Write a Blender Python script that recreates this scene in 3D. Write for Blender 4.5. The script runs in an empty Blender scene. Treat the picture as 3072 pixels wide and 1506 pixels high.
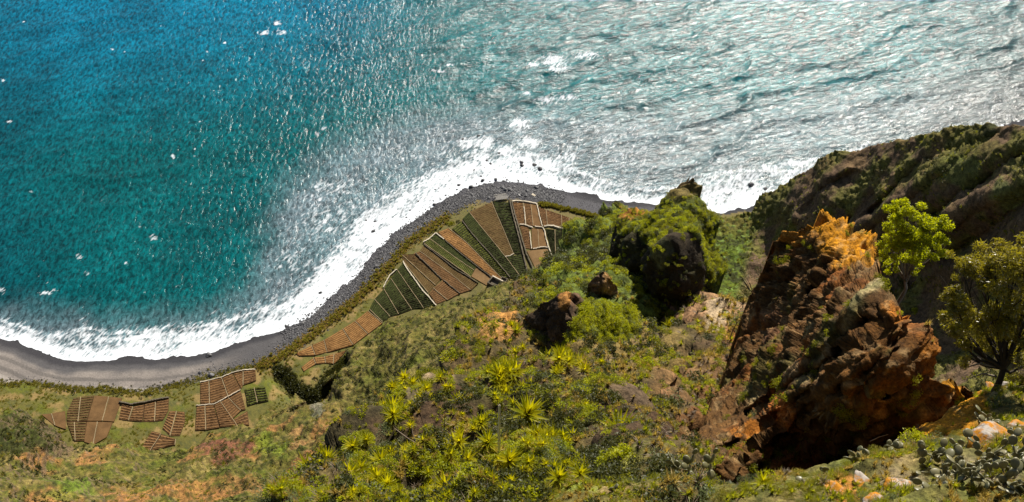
import bpy, math, random
import numpy as np
from mathutils import Vector, Matrix
rng = np.random.default_rng(7)
random.seed(7)
SC = bpy.context.scene
COL = SC.collection
R = math.radians

# ---------------------------------------------------------------- camera, sky, sun, exposure
CAM_Z, PITCH, F, CU, CV = 500.0, R(52), 1536 / math.tan(R(30)), 1536.0, 753.0
cam_data = bpy.data.cameras.new('camera')
cam_data.sensor_fit = 'HORIZONTAL'
cam_data.angle = R(60)
cam_data.clip_start = 0.5
cam_data.clip_end = 30000
cam = bpy.data.objects.new('camera', cam_data)
cam.location = (0, 0, CAM_Z)
cam.rotation_euler = (R(90) - PITCH, 0, 0)
COL.objects.link(cam)
SC.camera = cam

SUN_EL, SUN_AZ = R(39), R(21)          # azimuth measured from +Y towards +X
world = bpy.data.worlds.new('World')
SC.world = world
world.use_nodes = True
wn = world.node_tree
sky = wn.nodes.new('ShaderNodeTexSky')
sky.sky_type = 'NISHITA'
sky.sun_disc = False
sky.sun_elevation = SUN_EL
sky.sun_rotation = SUN_AZ
wn.links.new(sky.outputs[0], wn.nodes['Background'].inputs[0])
wn.nodes['Background'].inputs[1].default_value = 0.05
sun_data = bpy.data.lights.new('sun', 'SUN')
sun_data.energy = 5.0
sun_data.angle = R(0.5)
sun_data.color = (1.0, 0.94, 0.84)
sun = bpy.data.objects.new('sun', sun_data)
SUN = Vector((math.sin(SUN_AZ) * math.cos(SUN_EL), math.cos(SUN_AZ) * math.cos(SUN_EL), math.sin(SUN_EL)))
sun.rotation_euler = SUN.to_track_quat('Z', 'Y').to_euler()
sun.location = (200, 600, 800)
COL.objects.link(sun)
SC.view_settings.view_transform = 'Standard'
SC.view_settings.look = 'None'
SC.view_settings.exposure = 0.92
SC.view_settings.gamma = 1.0
SC.view_settings.use_curve_mapping = False

# ---------------------------------------------------------------- geometry of the view, used to survey the place
RIGHT = np.array([1.0, 0, 0])
UP = np.array([0, math.sin(PITCH), math.cos(PITCH)])
FWD = np.array([0, math.cos(PITCH), -math.sin(PITCH)])
CAM = np.array([0, 0, CAM_Z])

def rays(u, v):
    u = np.asarray(u, float); v = np.asarray(v, float)
    d = ((u - CU) / F)[..., None] * RIGHT + (-(v - CV) / F)[..., None] * UP + FWD
    return d / np.linalg.norm(d, axis=-1, keepdims=True)

def to_px(P):
    q = np.asarray(P, float) - CAM
    w = q @ FWD
    w = np.where(w < 1e-3, 1e-3, w)
    return CU + F * (q @ RIGHT) / w, CV - F * (q @ UP) / w

def at_z(u, v, z):
    d = rays(u, v)
    return CAM + d * ((z - CAM_Z) / d[..., 2])[..., None]

# ---------------------------------------------------------------- noise
def _h(ix, iy, iz, s):
    x = (ix.astype(np.uint32) * np.uint32(374761393) + iy.astype(np.uint32) * np.uint32(668265263)
         + iz.astype(np.uint32) * np.uint32(2147483647) + np.uint32((s * 974634777) & 0xffffffff))
    x = (x ^ (x >> np.uint32(13))) * np.uint32(1274126177)
    x = (x ^ (x >> np.uint32(15))) * np.uint32(2246822519)
    return (x ^ (x >> np.uint32(16))).astype(np.float32) / np.float32(4294967295.0)

def vnoise(P, s=0):
    P = np.asarray(P, np.float32)
    i = np.floor(P).astype(np.int64)
    f = P - i
    f = f * f * f * (f * (f * 6 - 15) + 10)
    out = 0
    for dx in (0, 1):
        wx = f[..., 0] if dx else 1 - f[..., 0]
        for dy in (0, 1):
            wy = f[..., 1] if dy else 1 - f[..., 1]
            for dz in (0, 1):
                wz = f[..., 2] if dz else 1 - f[..., 2]
                out = out + wx * wy * wz * _h(i[..., 0] + dx, i[..., 1] + dy, i[..., 2] + dz, s)
    return out * 2 - 1

_RM = np.array(Matrix.Rotation(0.9, 3, Vector((0.4, 0.7, 0.6))), np.float32)
def fbm(P, scale, oct=4, s=0, gain=0.5, ridged=False):
    p = np.asarray(P, np.float32) / scale
    a, t, out = 1.0, 0.0, 0
    for k in range(oct):
        n = vnoise(p, s + k)
        if ridged: n = 1 - 2 * np.abs(n)
        out = out + a * n; t += a
        a *= gain
        p = (p @ _RM.T) * 2.03 + 11.3
    return out / t

def worley(P, scale, s=0):
    """distance to the nearest feature point (0..~1) and that cell's random value"""
    p = np.asarray(P, np.float32) / scale
    i = np.floor(p).astype(np.int64)
    best = np.full(p.shape[:-1], 9.0, np.float32); idv = np.zeros_like(best)
    for dx in (-1, 0, 1):
        for dy in (-1, 0, 1):
            for dz in (-1, 0, 1):
                cx, cy, cz = i[..., 0] + dx, i[..., 1] + dy, i[..., 2] + dz
                h0 = _h(cx, cy, cz, s); h1 = _h(cx, cy, cz, s + 1); h2 = _h(cx, cy, cz, s + 2)
                d = (cx + h0 - p[..., 0]) ** 2 + (cy + h1 - p[..., 1]) ** 2 + (cz + h2 - p[..., 2]) ** 2
                m = d < best
                best = np.where(m, d, best); idv = np.where(m, h0, idv)
    return np.sqrt(best), idv

def sstep(a, b, x):
    t = np.clip((x - a) / (b - a), 0, 1)
    return t * t * (3 - 2 * t)

def mixc(c, col, w):
    w = np.clip(w, 0, 1)[..., None]
    return c * (1 - w) + np.asarray(col, np.float32) * w

def seg_dist(px, py, line):
    best = np.full(np.shape(px), 1e9); 
    for (x0, y0), (x1, y1) in zip(line[:-1], line[1:]):
        dx, dy = x1 - x0, y1 - y0
        t = np.clip(((px - x0) * dx + (py - y0) * dy) / (dx * dx + dy * dy + 1e-9), 0, 1)
        best = np.minimum(best, np.hypot(px - x0 - t * dx, py - y0 - t * dy))
    return best

def inside(px, py, poly):
    c = np.zeros(np.shape(px), bool)
    n = len(poly)
    for k in range(n):
        x0, y0 = poly[k]; x1, y1 = poly[(k + 1) % n]
        if y0 == y1: continue
        m = (y0 > py) != (y1 > py)
        c ^= m & (px < (x1 - x0) * (py - y0) / (y1 - y0) + x0)
    return c

class TPS:
    def __init__(s, pts, vals, reg=1e-4):
        s.X = np.asarray(pts, float) / 1000; y = np.asarray(vals, float)
        n = len(y)
        K = s.k(s.X, s.X) + reg * np.eye(n)
        Pm = np.hstack([np.ones((n, 1)), s.X])
        A = np.zeros((n + 3, n + 3)); A[:n, :n] = K; A[:n, n:] = Pm; A[n:, :n] = Pm.T
        s.w = np.linalg.solve(A, np.concatenate([y, [0, 0, 0]]))
    def k(s, a, b):
        d2 = ((a[:, None] - b[None]) ** 2).sum(-1)
        return np.where(d2 > 0, d2 * np.log(d2 + 1e-12) * 0.5, 0)
    def __call__(s, u, v):
        X = np.stack([np.ravel(u), np.ravel(v)], 1) / 1000
        out = np.empty(len(X))
        for i in range(0, len(X), 100000):
            x = X[i:i + 100000]
            out[i:i + 100000] = s.k(x, s.X) @ s.w[:-3] + s.w[-3] + x @ s.w[-2:]
        return out.reshape(np.shape(u))

# ---------------------------------------------------------------- mesh and object helpers
def add_attr(me, name, data, kind='FLOAT', dom='POINT'):
    a = me.attributes.new(name, kind, dom)
    data = np.asarray(data, np.float32)
    if kind == 'FLOAT_COLOR':
        if data.shape[-1] == 3: data = np.concatenate([data, np.ones(data.shape[:-1] + (1,), np.float32)], -1)
        a.data.foreach_set('color', data.ravel())
    elif kind == 'FLOAT_VECTOR': a.data.foreach_set('vector', data.ravel())
    else: a.data.foreach_set('value', data.ravel())

def np_mesh(name, V, Fc, mat=None, smooth=True, attrs=None):
    """V (n,3), Fc (m,3|4) arrays -> mesh datablock"""
    me = bpy.data.meshes.new(name)
    V = np.asarray(V, np.float32); Fc = np.asarray(Fc, np.int32)
    me.vertices.add(len(V)); me.vertices.foreach_set('co', V.ravel())
    if len(Fc):
        k = Fc.shape[1]
        me.loops.add(Fc.size); me.loops.foreach_set('vertex_index', Fc.ravel())
        me.polygons.add(len(Fc)); me.polygons.foreach_set('loop_start', np.arange(0, Fc.size, k, dtype=np.int32))
        me.polygons.foreach_set('use_smooth', np.full(len(Fc), smooth))
    me.update(calc_edges=True)
    for k2, (d, t) in (attrs or {}).items(): add_attr(me, k2, d, t)
    if mat: me.materials.append(mat)
    return me

def link(name, me, parent=None, loc=None):
    o = bpy.data.objects.new(name, me)
    COL.objects.link(o)
    if parent is not None: o.parent = parent
    if loc is not None: o.location = loc
    return o

def tag(o, label=None, cat=None, group=None, kind=None):
    if label: o['label'] = label
    if cat: o['category'] = cat
    if group: o['group'] = group
    if kind: o['kind'] = kind
    return o

def empty(name, loc=(0, 0, 0), rz=0):
    o = bpy.data.objects.new(name, None); COL.objects.link(o)
    o.empty_display_size = 0.3
    o.location = loc; o.rotation_euler = (0, 0, rz)
    return o

def tubes(paths, sides=6):
    """list of (points, radii) -> V, F of joined tapered tubes"""
    Vs, Fs, n0 = [], [], 0
    for pts, rad in paths:
        pts = np.asarray(pts, float); rad = np.asarray(rad, float)
        m = len(pts)
        T = np.gradient(pts, axis=0); T /= np.linalg.norm(T, axis=1, keepdims=True) + 1e-9
        ref = np.array([0, 0, 1.0]) if abs(T[0, 2]) < 0.9 else np.array([1.0, 0, 0])
        A = np.cross(T, ref); A /= np.linalg.norm(A, axis=1, keepdims=True) + 1e-9
        B = np.cross(T, A)
        ang = np.linspace(0, 2 * np.pi, sides, endpoint=False)
        ring = pts[:, None] + rad[:, None, None] * (np.cos(ang)[None, :, None] * A[:, None] + np.sin(ang)[None, :, None] * B[:, None])
        Vs.append(ring.reshape(-1, 3))
        i = np.arange(m - 1)[:, None] * sides; j = np.arange(sides)[None]; j2 = (j + 1) % sides
        Fs.append(np.stack([i + j, i + j2, i + sides + j2, i + sides + j], -1).reshape(-1, 4) + n0)
        n0 += m * sides
    return np.concatenate(Vs), np.concatenate(Fs)

def leaf_cloud(n, centre_fn, size, rs, flat=0.0, aspect=2.2):
    """n leaf rhombs (quads); centre_fn(rs,n)->(pos, outward)"""
    pos, out = centre_fn(rs, n)
    d = rs.normal(size=(n, 3)); d = d + out * 0.9; d[:, 2] += flat
    d /= np.linalg.norm(d, axis=1, keepdims=True)
    e = np.cross(d, rs.normal(size=(n, 3))); e /= np.linalg.norm(e, axis=1, keepdims=True) + 1e-9
    s = size * rs.uniform(0.6, 1.35, (n, 1))
    a = pos - d * s * 0.5; b = pos + e * s / aspect * 0.5; c = pos + d * s * 0.5; f = pos - e * s / aspect * 0.5
    V = np.stack([a, b, c, f], 1).reshape(-1, 3)
    return V, np.arange(n * 4).reshape(-1, 4)

# ---------------------------------------------------------------- materials
class NT:
    def __init__(s, name):
        s.m = bpy.data.materials.new(name); s.m.use_nodes = True
        s.t = s.m.node_tree; s.t.nodes.clear()
        s.out = s.n('OutputMaterial')
    def n(s, typ, **kw):
        o = s.t.nodes.new('ShaderNode' + typ)
        for k, v in kw.items():
            if k.startswith('i_'):
                key = k[2:]
                key = int(key) if key.isdigit() else key.replace('_', ' ')
                s.set(o.inputs[key], v)
            else: setattr(o, k, v)
        return o
    def set(s, sock, v):
        if isinstance(v, bpy.types.NodeSocket): s.t.links.new(v, sock)
        elif isinstance(v, (tuple, list)) and len(v) == 3 and sock.type == 'RGBA': sock.default_value = (*v, 1)
        else: sock.default_value = v
    def l(s, a, b): s.t.links.new(a, b)
    def attr(s, name, out='Fac', typ='GEOMETRY'):
        return s.n('Attribute', attribute_name=name, attribute_type=typ).outputs[out]
    def noise(s, scale, vec=None, detail=3, rough=0.55, dist=0.0):
        o = s.n('TexNoise'); o.inputs['Scale'].default_value = scale; o.inputs['Detail'].default_value = detail
        o.inputs['Roughness'].default_value = rough; o.inputs['Distortion'].default_value = dist
        if vec is not None: s.l(vec, o.inputs['Vector'])
        return o.outputs['Fac']
    def voro(s, scale, vec=None, out='Distance', rand=1.0):
        o = s.n('TexVoronoi'); o.inputs['Scale'].default_value = scale; o.inputs['Randomness'].default_value = rand
        if vec is not None: s.l(vec, o.inputs['Vector'])
        return o.outputs[out]
    def ramp(s, fac, stops):
        o = s.n('ValToRGB'); cr = o.color_ramp
        while len(cr.elements) < len(stops): cr.elements.new(0.5)
        for e, (p, c) in zip(cr.elements, stops):
            e.position = p; e.color = (*c, 1) if isinstance(c, (tuple, list)) else (c, c, c, 1)
        s.l(fac, o.inputs[0]); return o.outputs[0]
    def math(s, op, a, b=0.0, c=None, clamp=False):
        o = s.n('Math', operation=op, use_clamp=clamp)
        s.set(o.inputs[0], a); s.set(o.inputs[1], b)
        if c is not None: s.set(o.inputs[2], c)
        return o.outputs[0]
    def mr(s, x, a, b, c=0.0, d=1.0):
        o = s.n('MapRange', clamp=True); s.set(o.inputs[0], x)
        for k, q in enumerate((a, b, c, d)): s.set(o.inputs[k + 1], q)
        return o.outputs[0]
    def mix(s, fac, a, b, mode='MIX'):
        o = s.n('Mix', data_type='RGBA', blend_type=mode)
        s.set(o.inputs[0], fac); s.set(o.inputs[6], a); s.set(o.inputs[7], b)
        return o.outputs[2]
    def pos(s, scale=(1, 1, 1), rot=(0, 0, 0)):
        g = s.n('NewGeometry'); m = s.n('Mapping'); s.l(g.outputs['Position'], m.inputs[0])
        m.inputs['Scale'].default_value = scale; m.inputs['Rotation'].default_value = rot
        return m.outputs[0]
    def bump(s, h, strength=0.5, dist=1.0, normal=None):
        b = s.n('Bump'); s.set(b.inputs['Strength'], strength); s.set(b.inputs['Distance'], dist); s.l(h, b.inputs['Height'])
        if normal is not None: s.l(normal, b.inputs['Normal'])
        return b.outputs[0]
    def principled(s, **kw):
        p = s.n('BsdfPrincipled')
        for k, v in kw.items(): s.set(p.inputs[k.replace('_', ' ')], v)
        return p
    def done(s, sh): s.l(sh, s.out.inputs[0]); return s.m

def mat_ground(name, s1=0.6, s2=3.0, bumpd=0.3, var=0.5, spec=0.15):
    t = NT(name)
    p = t.pos()
    base = t.attr('Col', 'Color')
    n1 = t.noise(s1, p, 6, 0.65); n2 = t.noise(s2, p, 5, 0.7)
    f = t.math('MULTIPLY', t.mr(n1, 0.3, 0.7, 1 - var, 1 + var), t.mr(n2, 0.3, 0.7, 1 - var, 1 + var))
    mm = t.n('VectorMath', operation='SCALE'); t.l(base, mm.inputs[0]); t.l(f, mm.inputs['Scale'])
    h = t.math('ADD', t.math('MULTIPLY', n1, 1.0), t.math('MULTIPLY', n2, 0.4))
    b = t.principled(Base_Color=mm.outputs[0], Roughness=0.92, Specular_IOR_Level=spec, Normal=t.bump(h, 0.9, bumpd))
    return t.done(b.outputs[0])

def mat_leaf(name, c1, c2, trans=0.45, tcol=None, rough=0.5, patch=None, spec=0.25):
    """c1..c2: colour range by individual and place; translucent so back light shows through"""
    t = NT(name)
    r = t.n('ObjectInfo').outputs['Random']
    tint = t.attr('tint', 'Fac', 'INSTANCER')
    n = t.noise(1.3, t.pos(), 2)
    fac = t.math('ADD', t.math('MULTIPLY', r, 0.5), t.math('MULTIPLY', t.mr(n, 0.3, 0.7), 0.5), clamp=True)
    c = t.mix(fac, c1, c2)
    d = t.principled(Base_Color=c, Roughness=rough, Specular_IOR_Level=spec)
    tr = t.n('BsdfTranslucent')
    tc = t.mix(0.55, c, tcol or c2); sc = t.n('VectorMath', operation='SCALE'); t.l(tc, sc.inputs[0]); sc.inputs['Scale'].default_value = 1.25
    t.l(sc.outputs[0], tr.inputs[0])
    m = t.n('MixShader'); m.inputs[0].default_value = trans
    t.l(d.outputs[0], m.inputs[1]); t.l(tr.outputs[0], m.inputs[2])
    return t.done(m.outputs[0])

def mat_plain(name, c1, c2, scale=3.0, rough=0.85, bumpd=0.05, spec=0.2, detail=4):
    t = NT(name)
    n = t.noise(scale, t.pos(), detail, 0.65)
    r = t.n('ObjectInfo').outputs['Random']
    c = t.mix(t.math('MULTIPLY_ADD', r, 0.3, t.math('MULTIPLY', t.mr(n, 0.3, 0.7), 0.7), clamp=True), c1, c2)
    b = t.principled(Base_Color=c, Roughness=rough, Specular_IOR_Level=spec, Normal=t.bump(n, 0.8, bumpd))
    return t.done(b.outputs[0])

# ---------------------------------------------------------------- relief layers: surveyed surfaces in world space
LAYERS = []
class Layer: pass

def layer(name, poly, ctrl, step, disp, colour, mat, warp=8, kind='structure', label=None, cat=None, back=1.0, depth=25.0, mod=None, group=None):
    us = [p[0] for p in poly]; vs = [p[1] for p in poly]
    gu = np.arange(min(us) - 12, max(us) + 12 + step, step); gv = np.arange(min(vs) - 12, max(vs) + 12 + step, step)
    U, V = np.meshgrid(gu, gv)
    pts, vals = [], []
    for c in ctrl:
        pts.append(c[:2])
        if len(c) == 4:      # (u, v, 'z', height)
            d = rays(c[0], c[1]); vals.append(math.log((c[3] - CAM_Z) / d[2]))
        else: vals.append(math.log(c[2]))
    ld = TPS(pts, vals, 2e-5)(U, V)
    D = rays(U, V)
    if mod is not None: ld = ld + mod(U, V)
    P = CAM + D * np.exp(ld)[..., None]
    du = np.gradient(P, axis=1); dv = np.gradient(P, axis=0)
    N = np.cross(du, dv); N /= np.linalg.norm(N, axis=-1, keepdims=True)
    flip = (N * D).sum(-1) > 0; N[flip] *= -1
    h = disp(P, N, U, V)
    P2 = P + N * h[..., None]
    w3 = np.stack([U / 40, V / 40, np.zeros_like(U)], -1)
    wu = U + warp * fbm(w3, 1.0, 3, 50); wv = V + warp * fbm(w3, 1.0, 3, 60)
    M = inside(wu, wv, poly)
    du = np.gradient(P2, axis=1); dv = np.gradient(P2, axis=0)
    N2 = np.cross(du, dv); N2 /= np.linalg.norm(N2, axis=-1, keepdims=True) + 1e-9
    flip = (N2 * D).sum(-1) > 0; N2[flip] *= -1
    C = colour(P2, N2, U, V, h)
    L = Layer(); L.name, L.P, L.N, L.M, L.u0, L.v0, L.step, L.C = name, P2, N2, M, gu[0], gv[0], step, C
    LAYERS.insert(0, L)
    # faces
    H, W = U.shape
    q = M[:-1, :-1] & M[1:, :-1] & M[:-1, 1:] & M[1:, 1:]
    idx = np.arange(H * W).reshape(H, W)
    Fq = np.stack([idx[:-1, :-1], idx[1:, :-1], idx[1:, 1:], idx[:-1, 1:]], -1)[q]
    # boundary edges
    e = np.concatenate([Fq[:, [0, 1]], Fq[:, [1, 2]], Fq[:, [2, 3]], Fq[:, [3, 0]]])
    es = np.sort(e, 1); key = es[:, 0].astype(np.int64) * H * W + es[:, 1]
    _, inv, cnt = np.unique(key, return_inverse=True, return_counts=True)
    be = e[cnt[inv] == 1]
    bv = np.unique(be)
    Pf = P2.reshape(-1, 3); Df = D.reshape(-1, 3)
    hor = Df[bv] * [1, 1, 0]; hor /= np.linalg.norm(hor, axis=1, keepdims=True)
    pv = Pf[bv]
    dist = np.linalg.norm(pv - CAM, axis=1, keepdims=True) / 100
    rings = []
    for a, b2 in ((0.03, 0.08), (0.12, 0.45), (0.3, 1.0)):
        rings.append(pv + (hor * a * back + np.array([0, 0, -b2])) * depth + fbm(pv, 2.0, 2, 5)[:, None] * hor * 0.6 * a * dist * 3)
    mapb = np.full(H * W, -1); mapb[bv] = np.arange(len(bv))
    used = np.unique(Fq); mp = np.full(H * W, -1); mp[used] = np.arange(len(used))
    base = len(used)
    Vv = np.concatenate([Pf[used]] + rings)
    FF = [mp[Fq]]
    nb = len(bv); prev = mp[be]
    for k in range(3):
        cur = mapb[be] + base + k * nb
        FF.append(np.stack([prev[:, 1], prev[:, 0], cur[:, 0], cur[:, 1]], -1)); prev = cur
    Cf = C.reshape(-1, C.shape[-1]); Call = np.concatenate([Cf[used]] + [Cf[bv]] * 3)
    me = np_mesh(name, Vv, np.concatenate(FF), mat, True, {'Col': (Call, 'FLOAT_COLOR')})
    o = link(name, me)
    if kind: o['kind'] = kind
    if label: tag(o, label, cat, group)
    L.obj = o
    return L

def on(u, v, want=None):
    """surveyed point, normal and layer under a photograph position"""
    for L in LAYERS:
        if want and L.name != want: continue
        j = int(round((u - L.u0) / L.step)); i = int(round((v - L.v0) / L.step))
        if 0 <= i < L.M.shape[0] and 0 <= j < L.M.shape[1] and (L.M[i, j] or want):
            return L.P[i, j], L.N[i, j], L.name
    z = 4.0
    for _ in range(4):
        P = at_z(u, v, z); z = float(land_z(P[None, 0], P[None, 1])[0])
    return P, np.array([0, 0, 1.0]), 'shore'

def pick(L, n, dens, rs):
    """random surface points of a layer with density fn(P,N,U,V) in 0..1; uniform over what can be seen"""
    H, W = L.M.shape
    i = rs.integers(1, H - 1, n); j = rs.integers(1, W - 1, n)
    ok = L.M[i, j]; i, j = i[ok], j[ok]
    P, N = L.P[i, j], L.N[i, j]; U = L.u0 + j * L.step; V = L.v0 + i * L.step
    w = dens(P, N, U, V)
    k = rs.random(len(w)) < w
    jit = rs.uniform(-.5, .5, (k.sum(), 1)) * (L.P[i, np.minimum(j + 1, W - 1)] - L.P[i, j])[k]
    return P[k] + jit, N[k], U[k], V[k]

# ---------------------------------------------------------------- uncountable cover, instanced on surveyed points
def proto(name, V, Fc, mat, smooth=False):
    return bpy.data.objects.new(name, np_mesh(name, V, Fc, mat, smooth))

def scatter(name, pr, P, scl, rs, N=None, lean=0.0, squash=1.0, sink=0.1):
    n = len(P)
    if n == 0: return
    scl = np.broadcast_to(np.asarray(scl, float), (n,)).copy()
    rot = np.zeros((n, 3)); rot[:, 2] = rs.uniform(0, 6.283, n)
    rot[:, 0] = rs.normal(0, lean, n); rot[:, 1] = rs.normal(0, lean, n)
    S = np.stack([scl, scl, scl * squash], 1)
    P = P - np.array([0, 0, 1.0]) * (scl * sink)[:, None]
    me = np_mesh(name, P, np.zeros((0, 4), np.int32), None, False, {'rot': (rot, 'FLOAT_VECTOR'), 'scl': (S, 'FLOAT_VECTOR'), 'tint': (rs.random(n), 'FLOAT')})
    o = link(name, me)
    o['kind'] = 'stuff'
    g = bpy.data.node_groups.new(name, 'GeometryNodeTree')
    g.interface.new_socket('Geometry', in_out='INPUT', socket_type='NodeSocketGeometry')
    g.interface.new_socket('Geometry', in_out='OUTPUT', socket_type='NodeSocketGeometry')
    gi = g.nodes.new('NodeGroupInput'); go = g.nodes.new('NodeGroupOutput')
    mp = g.nodes.new('GeometryNodeMeshToPoints')
    ip = g.nodes.new('GeometryNodeInstanceOnPoints'); oi = g.nodes.new('GeometryNodeObjectInfo')
    oi.inputs['Object'].default_value = pr; oi.inputs['As Instance'].default_value = True
    for at, key in (('rot', 'Rotation'), ('scl', 'Scale')):
        a = g.nodes.new('GeometryNodeInputNamedAttribute'); a.data_type = 'FLOAT_VECTOR'; a.inputs['Name'].default_value = at
        g.links.new(a.outputs['Attribute'], ip.inputs[key])
    g.links.new(gi.outputs[0], mp.inputs[0]); g.links.new(mp.outputs[0], ip.inputs['Points'])
    g.links.new(oi.outputs['Geometry'], ip.inputs['Instance']); g.links.new(ip.outputs[0], go.inputs[0])
    md = o.modifiers.new('cover', 'NODES'); md.node_group = g
    return o
# ================================================================ THE SETTING
COAST = [(-1500, 880), (-500, 975), (0, 1015), (60, 1030), (120, 1055), (170, 1075), (230, 1083), (330, 1080), (420, 1076), (500, 1078), (560, 1072), (640, 1055),
         (750, 1018), (840, 992), (900, 968), (940, 945), (1000, 893), (1050, 850), (1090, 810), (1130, 755), (1180, 705), (1250, 655), (1310, 612), (1380, 576),
         (1440, 556), (1520, 546), (1600, 552), (1690, 572), (1760, 590), (1830, 603), (1950, 612), (2100, 632), (2170, 640), (2250, 622), (2400, 560), (2700, 450), (3100, 360), (4600, 60)]
cw = at_z([p[0] for p in COAST], [p[1] for p in COAST], 0.0)
COASTW = [tuple(p[:2]) for p in cw]
LANDW = COASTW + [(900, -400), (-1500, -400)]
VEG = [(-1500, 1040), (-300, 1150), (0, 1152), (120, 1150), (180, 1160), (240, 1168), (330, 1165), (420, 1182), (470, 1166), (560, 1148), (600, 1132), (700, 1108), (790, 1092), (860, 1058),
       (900, 1035), (960, 985), (1040, 925), (1100, 870), (1150, 815), (1180, 780), (1230, 725), (1290, 680), (1350, 640), (1400, 615), (1480, 598), (1560, 600), (1650, 618),
       (1720, 634), (1800, 652), (1900, 650), (2100, 650), (2250, 640), (4600, 200), (4600, 3000), (-1500, 3000)]

def land_s(x, y):
    d = seg_dist(x, y, COASTW)
    return np.where(inside(x, y, LANDW), d, -d)

_rv = at_z([835, 862, 905, 955, 985], [1122, 1160, 1200, 1188, 1158], 9.0)
RAVINE = [tuple(p[:2]) for p in _rv]
def land_z(x, y):
    s = land_s(x, y)
    mound = -5.5 * np.exp(-(seg_dist(x, y, RAVINE) / 5.5) ** 2)
    return mound + np.where(s > 0, 7.5 * (1 - np.exp(-np.maximum(s, 0) / 26)) + 0.012 * np.maximum(s - 40, 0), np.maximum(s * 0.05, -6))

# ---- shore ground: beach, cobbles and the strip of grass the terraces lie on
def build_shore():
    U, V = np.meshgrid(np.arange(-900, 4000, 5.0), np.concatenate([np.arange(330, 1500, 4.0), np.arange(1500, 2600, 40.0)]))
    z = np.full(U.shape, 3.0)
    for _ in range(4):
        P = at_z(U, V, z); z = land_z(P[..., 0], P[..., 1])
    P = at_z(U, V, z)
    s = land_s(P[..., 0], P[..., 1])
    wob = 12 * fbm(P, 14, 3, 3) + 11 * fbm(P, 4, 3, 4)
    veg = inside(U + wob, V + wob * 0.8, VEG)
    cob = sstep(880, 960, U + 2 * wob) * (1 - sstep(1640, 1760, U)) 
    n1 = fbm(P, 9, 4, 8); n2 = fbm(P, 2.0, 3, 9)
    h = 0.25 * n1 + np.where(veg, 0.7 * fbm(P, 5, 4, 12), 0.05 * n2)
    # small bank where the vegetation starts, low scarp in the sand
    P[..., 2] += h * 0.6 + 0.30 * fbm(P, 7, 3, 61) * (1 - sstep(4, 14, s)) * (s > -20)
    C = np.zeros(U.shape + (3,), np.float32) + np.array([0.060, 0.057, 0.058])
    pale = sstep(8, 13, s + 3 * fbm(P, 30, 3, 20) + 1.5 * n1) * (1 - sstep(560, 760, U)) 
    C = mixc(C, (0.185, 0.16, 0.14), pale * (0.75 + 0.35 * n1))
    streak = sstep(0.1, 0.5, np.sin(s * 0.9 + 3 * fbm(P, 40, 2, 21))) * sstep(10, 14, s) * (1 - sstep(560, 800, U))
    C = mixc(C, (0.075, 0.068, 0.062), streak * 0.7)
    C = mixc(C, (0.27, 0.24, 0.21), sstep(0.55, 0.75, np.sin(s * 0.33 - 1.6 + 1.2 * fbm(P, 45, 2, 25))) * sstep(9, 14, s) * (1 - sstep(420, 620, U)) * .7)
    C = mixc(C, (0.028, 0.027, 0.030), (1 - sstep(3, 7, s + 2 * n1)))                # wet sand
    C = mixc(C, (0.050, 0.049, 0.055), cob * 0.8)
    C = mixc(C, (0.062, 0.060, 0.064), sstep(1600, 1750, U) * sstep(3, 7, s))
    g = np.stack([np.full(U.shape, 0.095), np.full(U.shape, 0.085), np.full(U.shape, 0.02)], -1).astype(np.float32)
    g = mixc(g, (0.085, 0.095, 0.008), sstep(-0.05, 0.4, n1) * .8)
    g = mixc(g, (0.055, 0.06, 0.02), sstep(0.0, 0.4, n2) * 0.7)
    g = mixc(g, (0.22, 0.145, 0.055), sstep(0.0, 0.35, fbm(P, 6, 4, 30)) * 0.75)
    C = np.where(veg[..., None], g, C)
    vl = seg_dist(U + wob, V + wob, VEG[3:-3])
    C = mixc(C, (0.17, 0.12, 0.055), np.where(veg, 1.0, 0) * sstep(26, 8, vl) * sstep(820, 900, U) * (.55 + .5 * n2))
    C = mixc(C, (0.10, 0.085, 0.03), np.where(veg, 1.0, 0) * sstep(1100, 1250, U) * .6)
    rav_shade = np.exp(-(seg_dist(U + 2 * wob, V + wob, [(840, 1115), (868, 1150), (905, 1185), (960, 1180), (990, 1140), (1035, 1085)]) / 20) ** 2)
    C = mixc(C, (0.022, 0.024, 0.008), rav_shade * 0.9)  # gully shade painted into the ground as a near-black scrub tone
    keep = (s > -45)
    H, W = U.shape
    q = keep[:-1, :-1] & keep[1:, 1:] & keep[1:, :-1] & keep[:-1, 1:]
    idx = np.arange(H * W).reshape(H, W)
    Fq = np.stack([idx[:-1, :-1], idx[1:, :-1], idx[1:, 1:], idx[:-1, 1:]], -1)[q]
    used = np.unique(Fq); mp = np.full(H * W, -1); mp[used] = np.arange(len(used))
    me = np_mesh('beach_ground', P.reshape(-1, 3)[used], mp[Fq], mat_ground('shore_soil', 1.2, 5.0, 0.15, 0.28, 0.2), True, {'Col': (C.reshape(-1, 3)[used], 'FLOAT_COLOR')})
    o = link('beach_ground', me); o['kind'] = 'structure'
build_shore()

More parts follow.
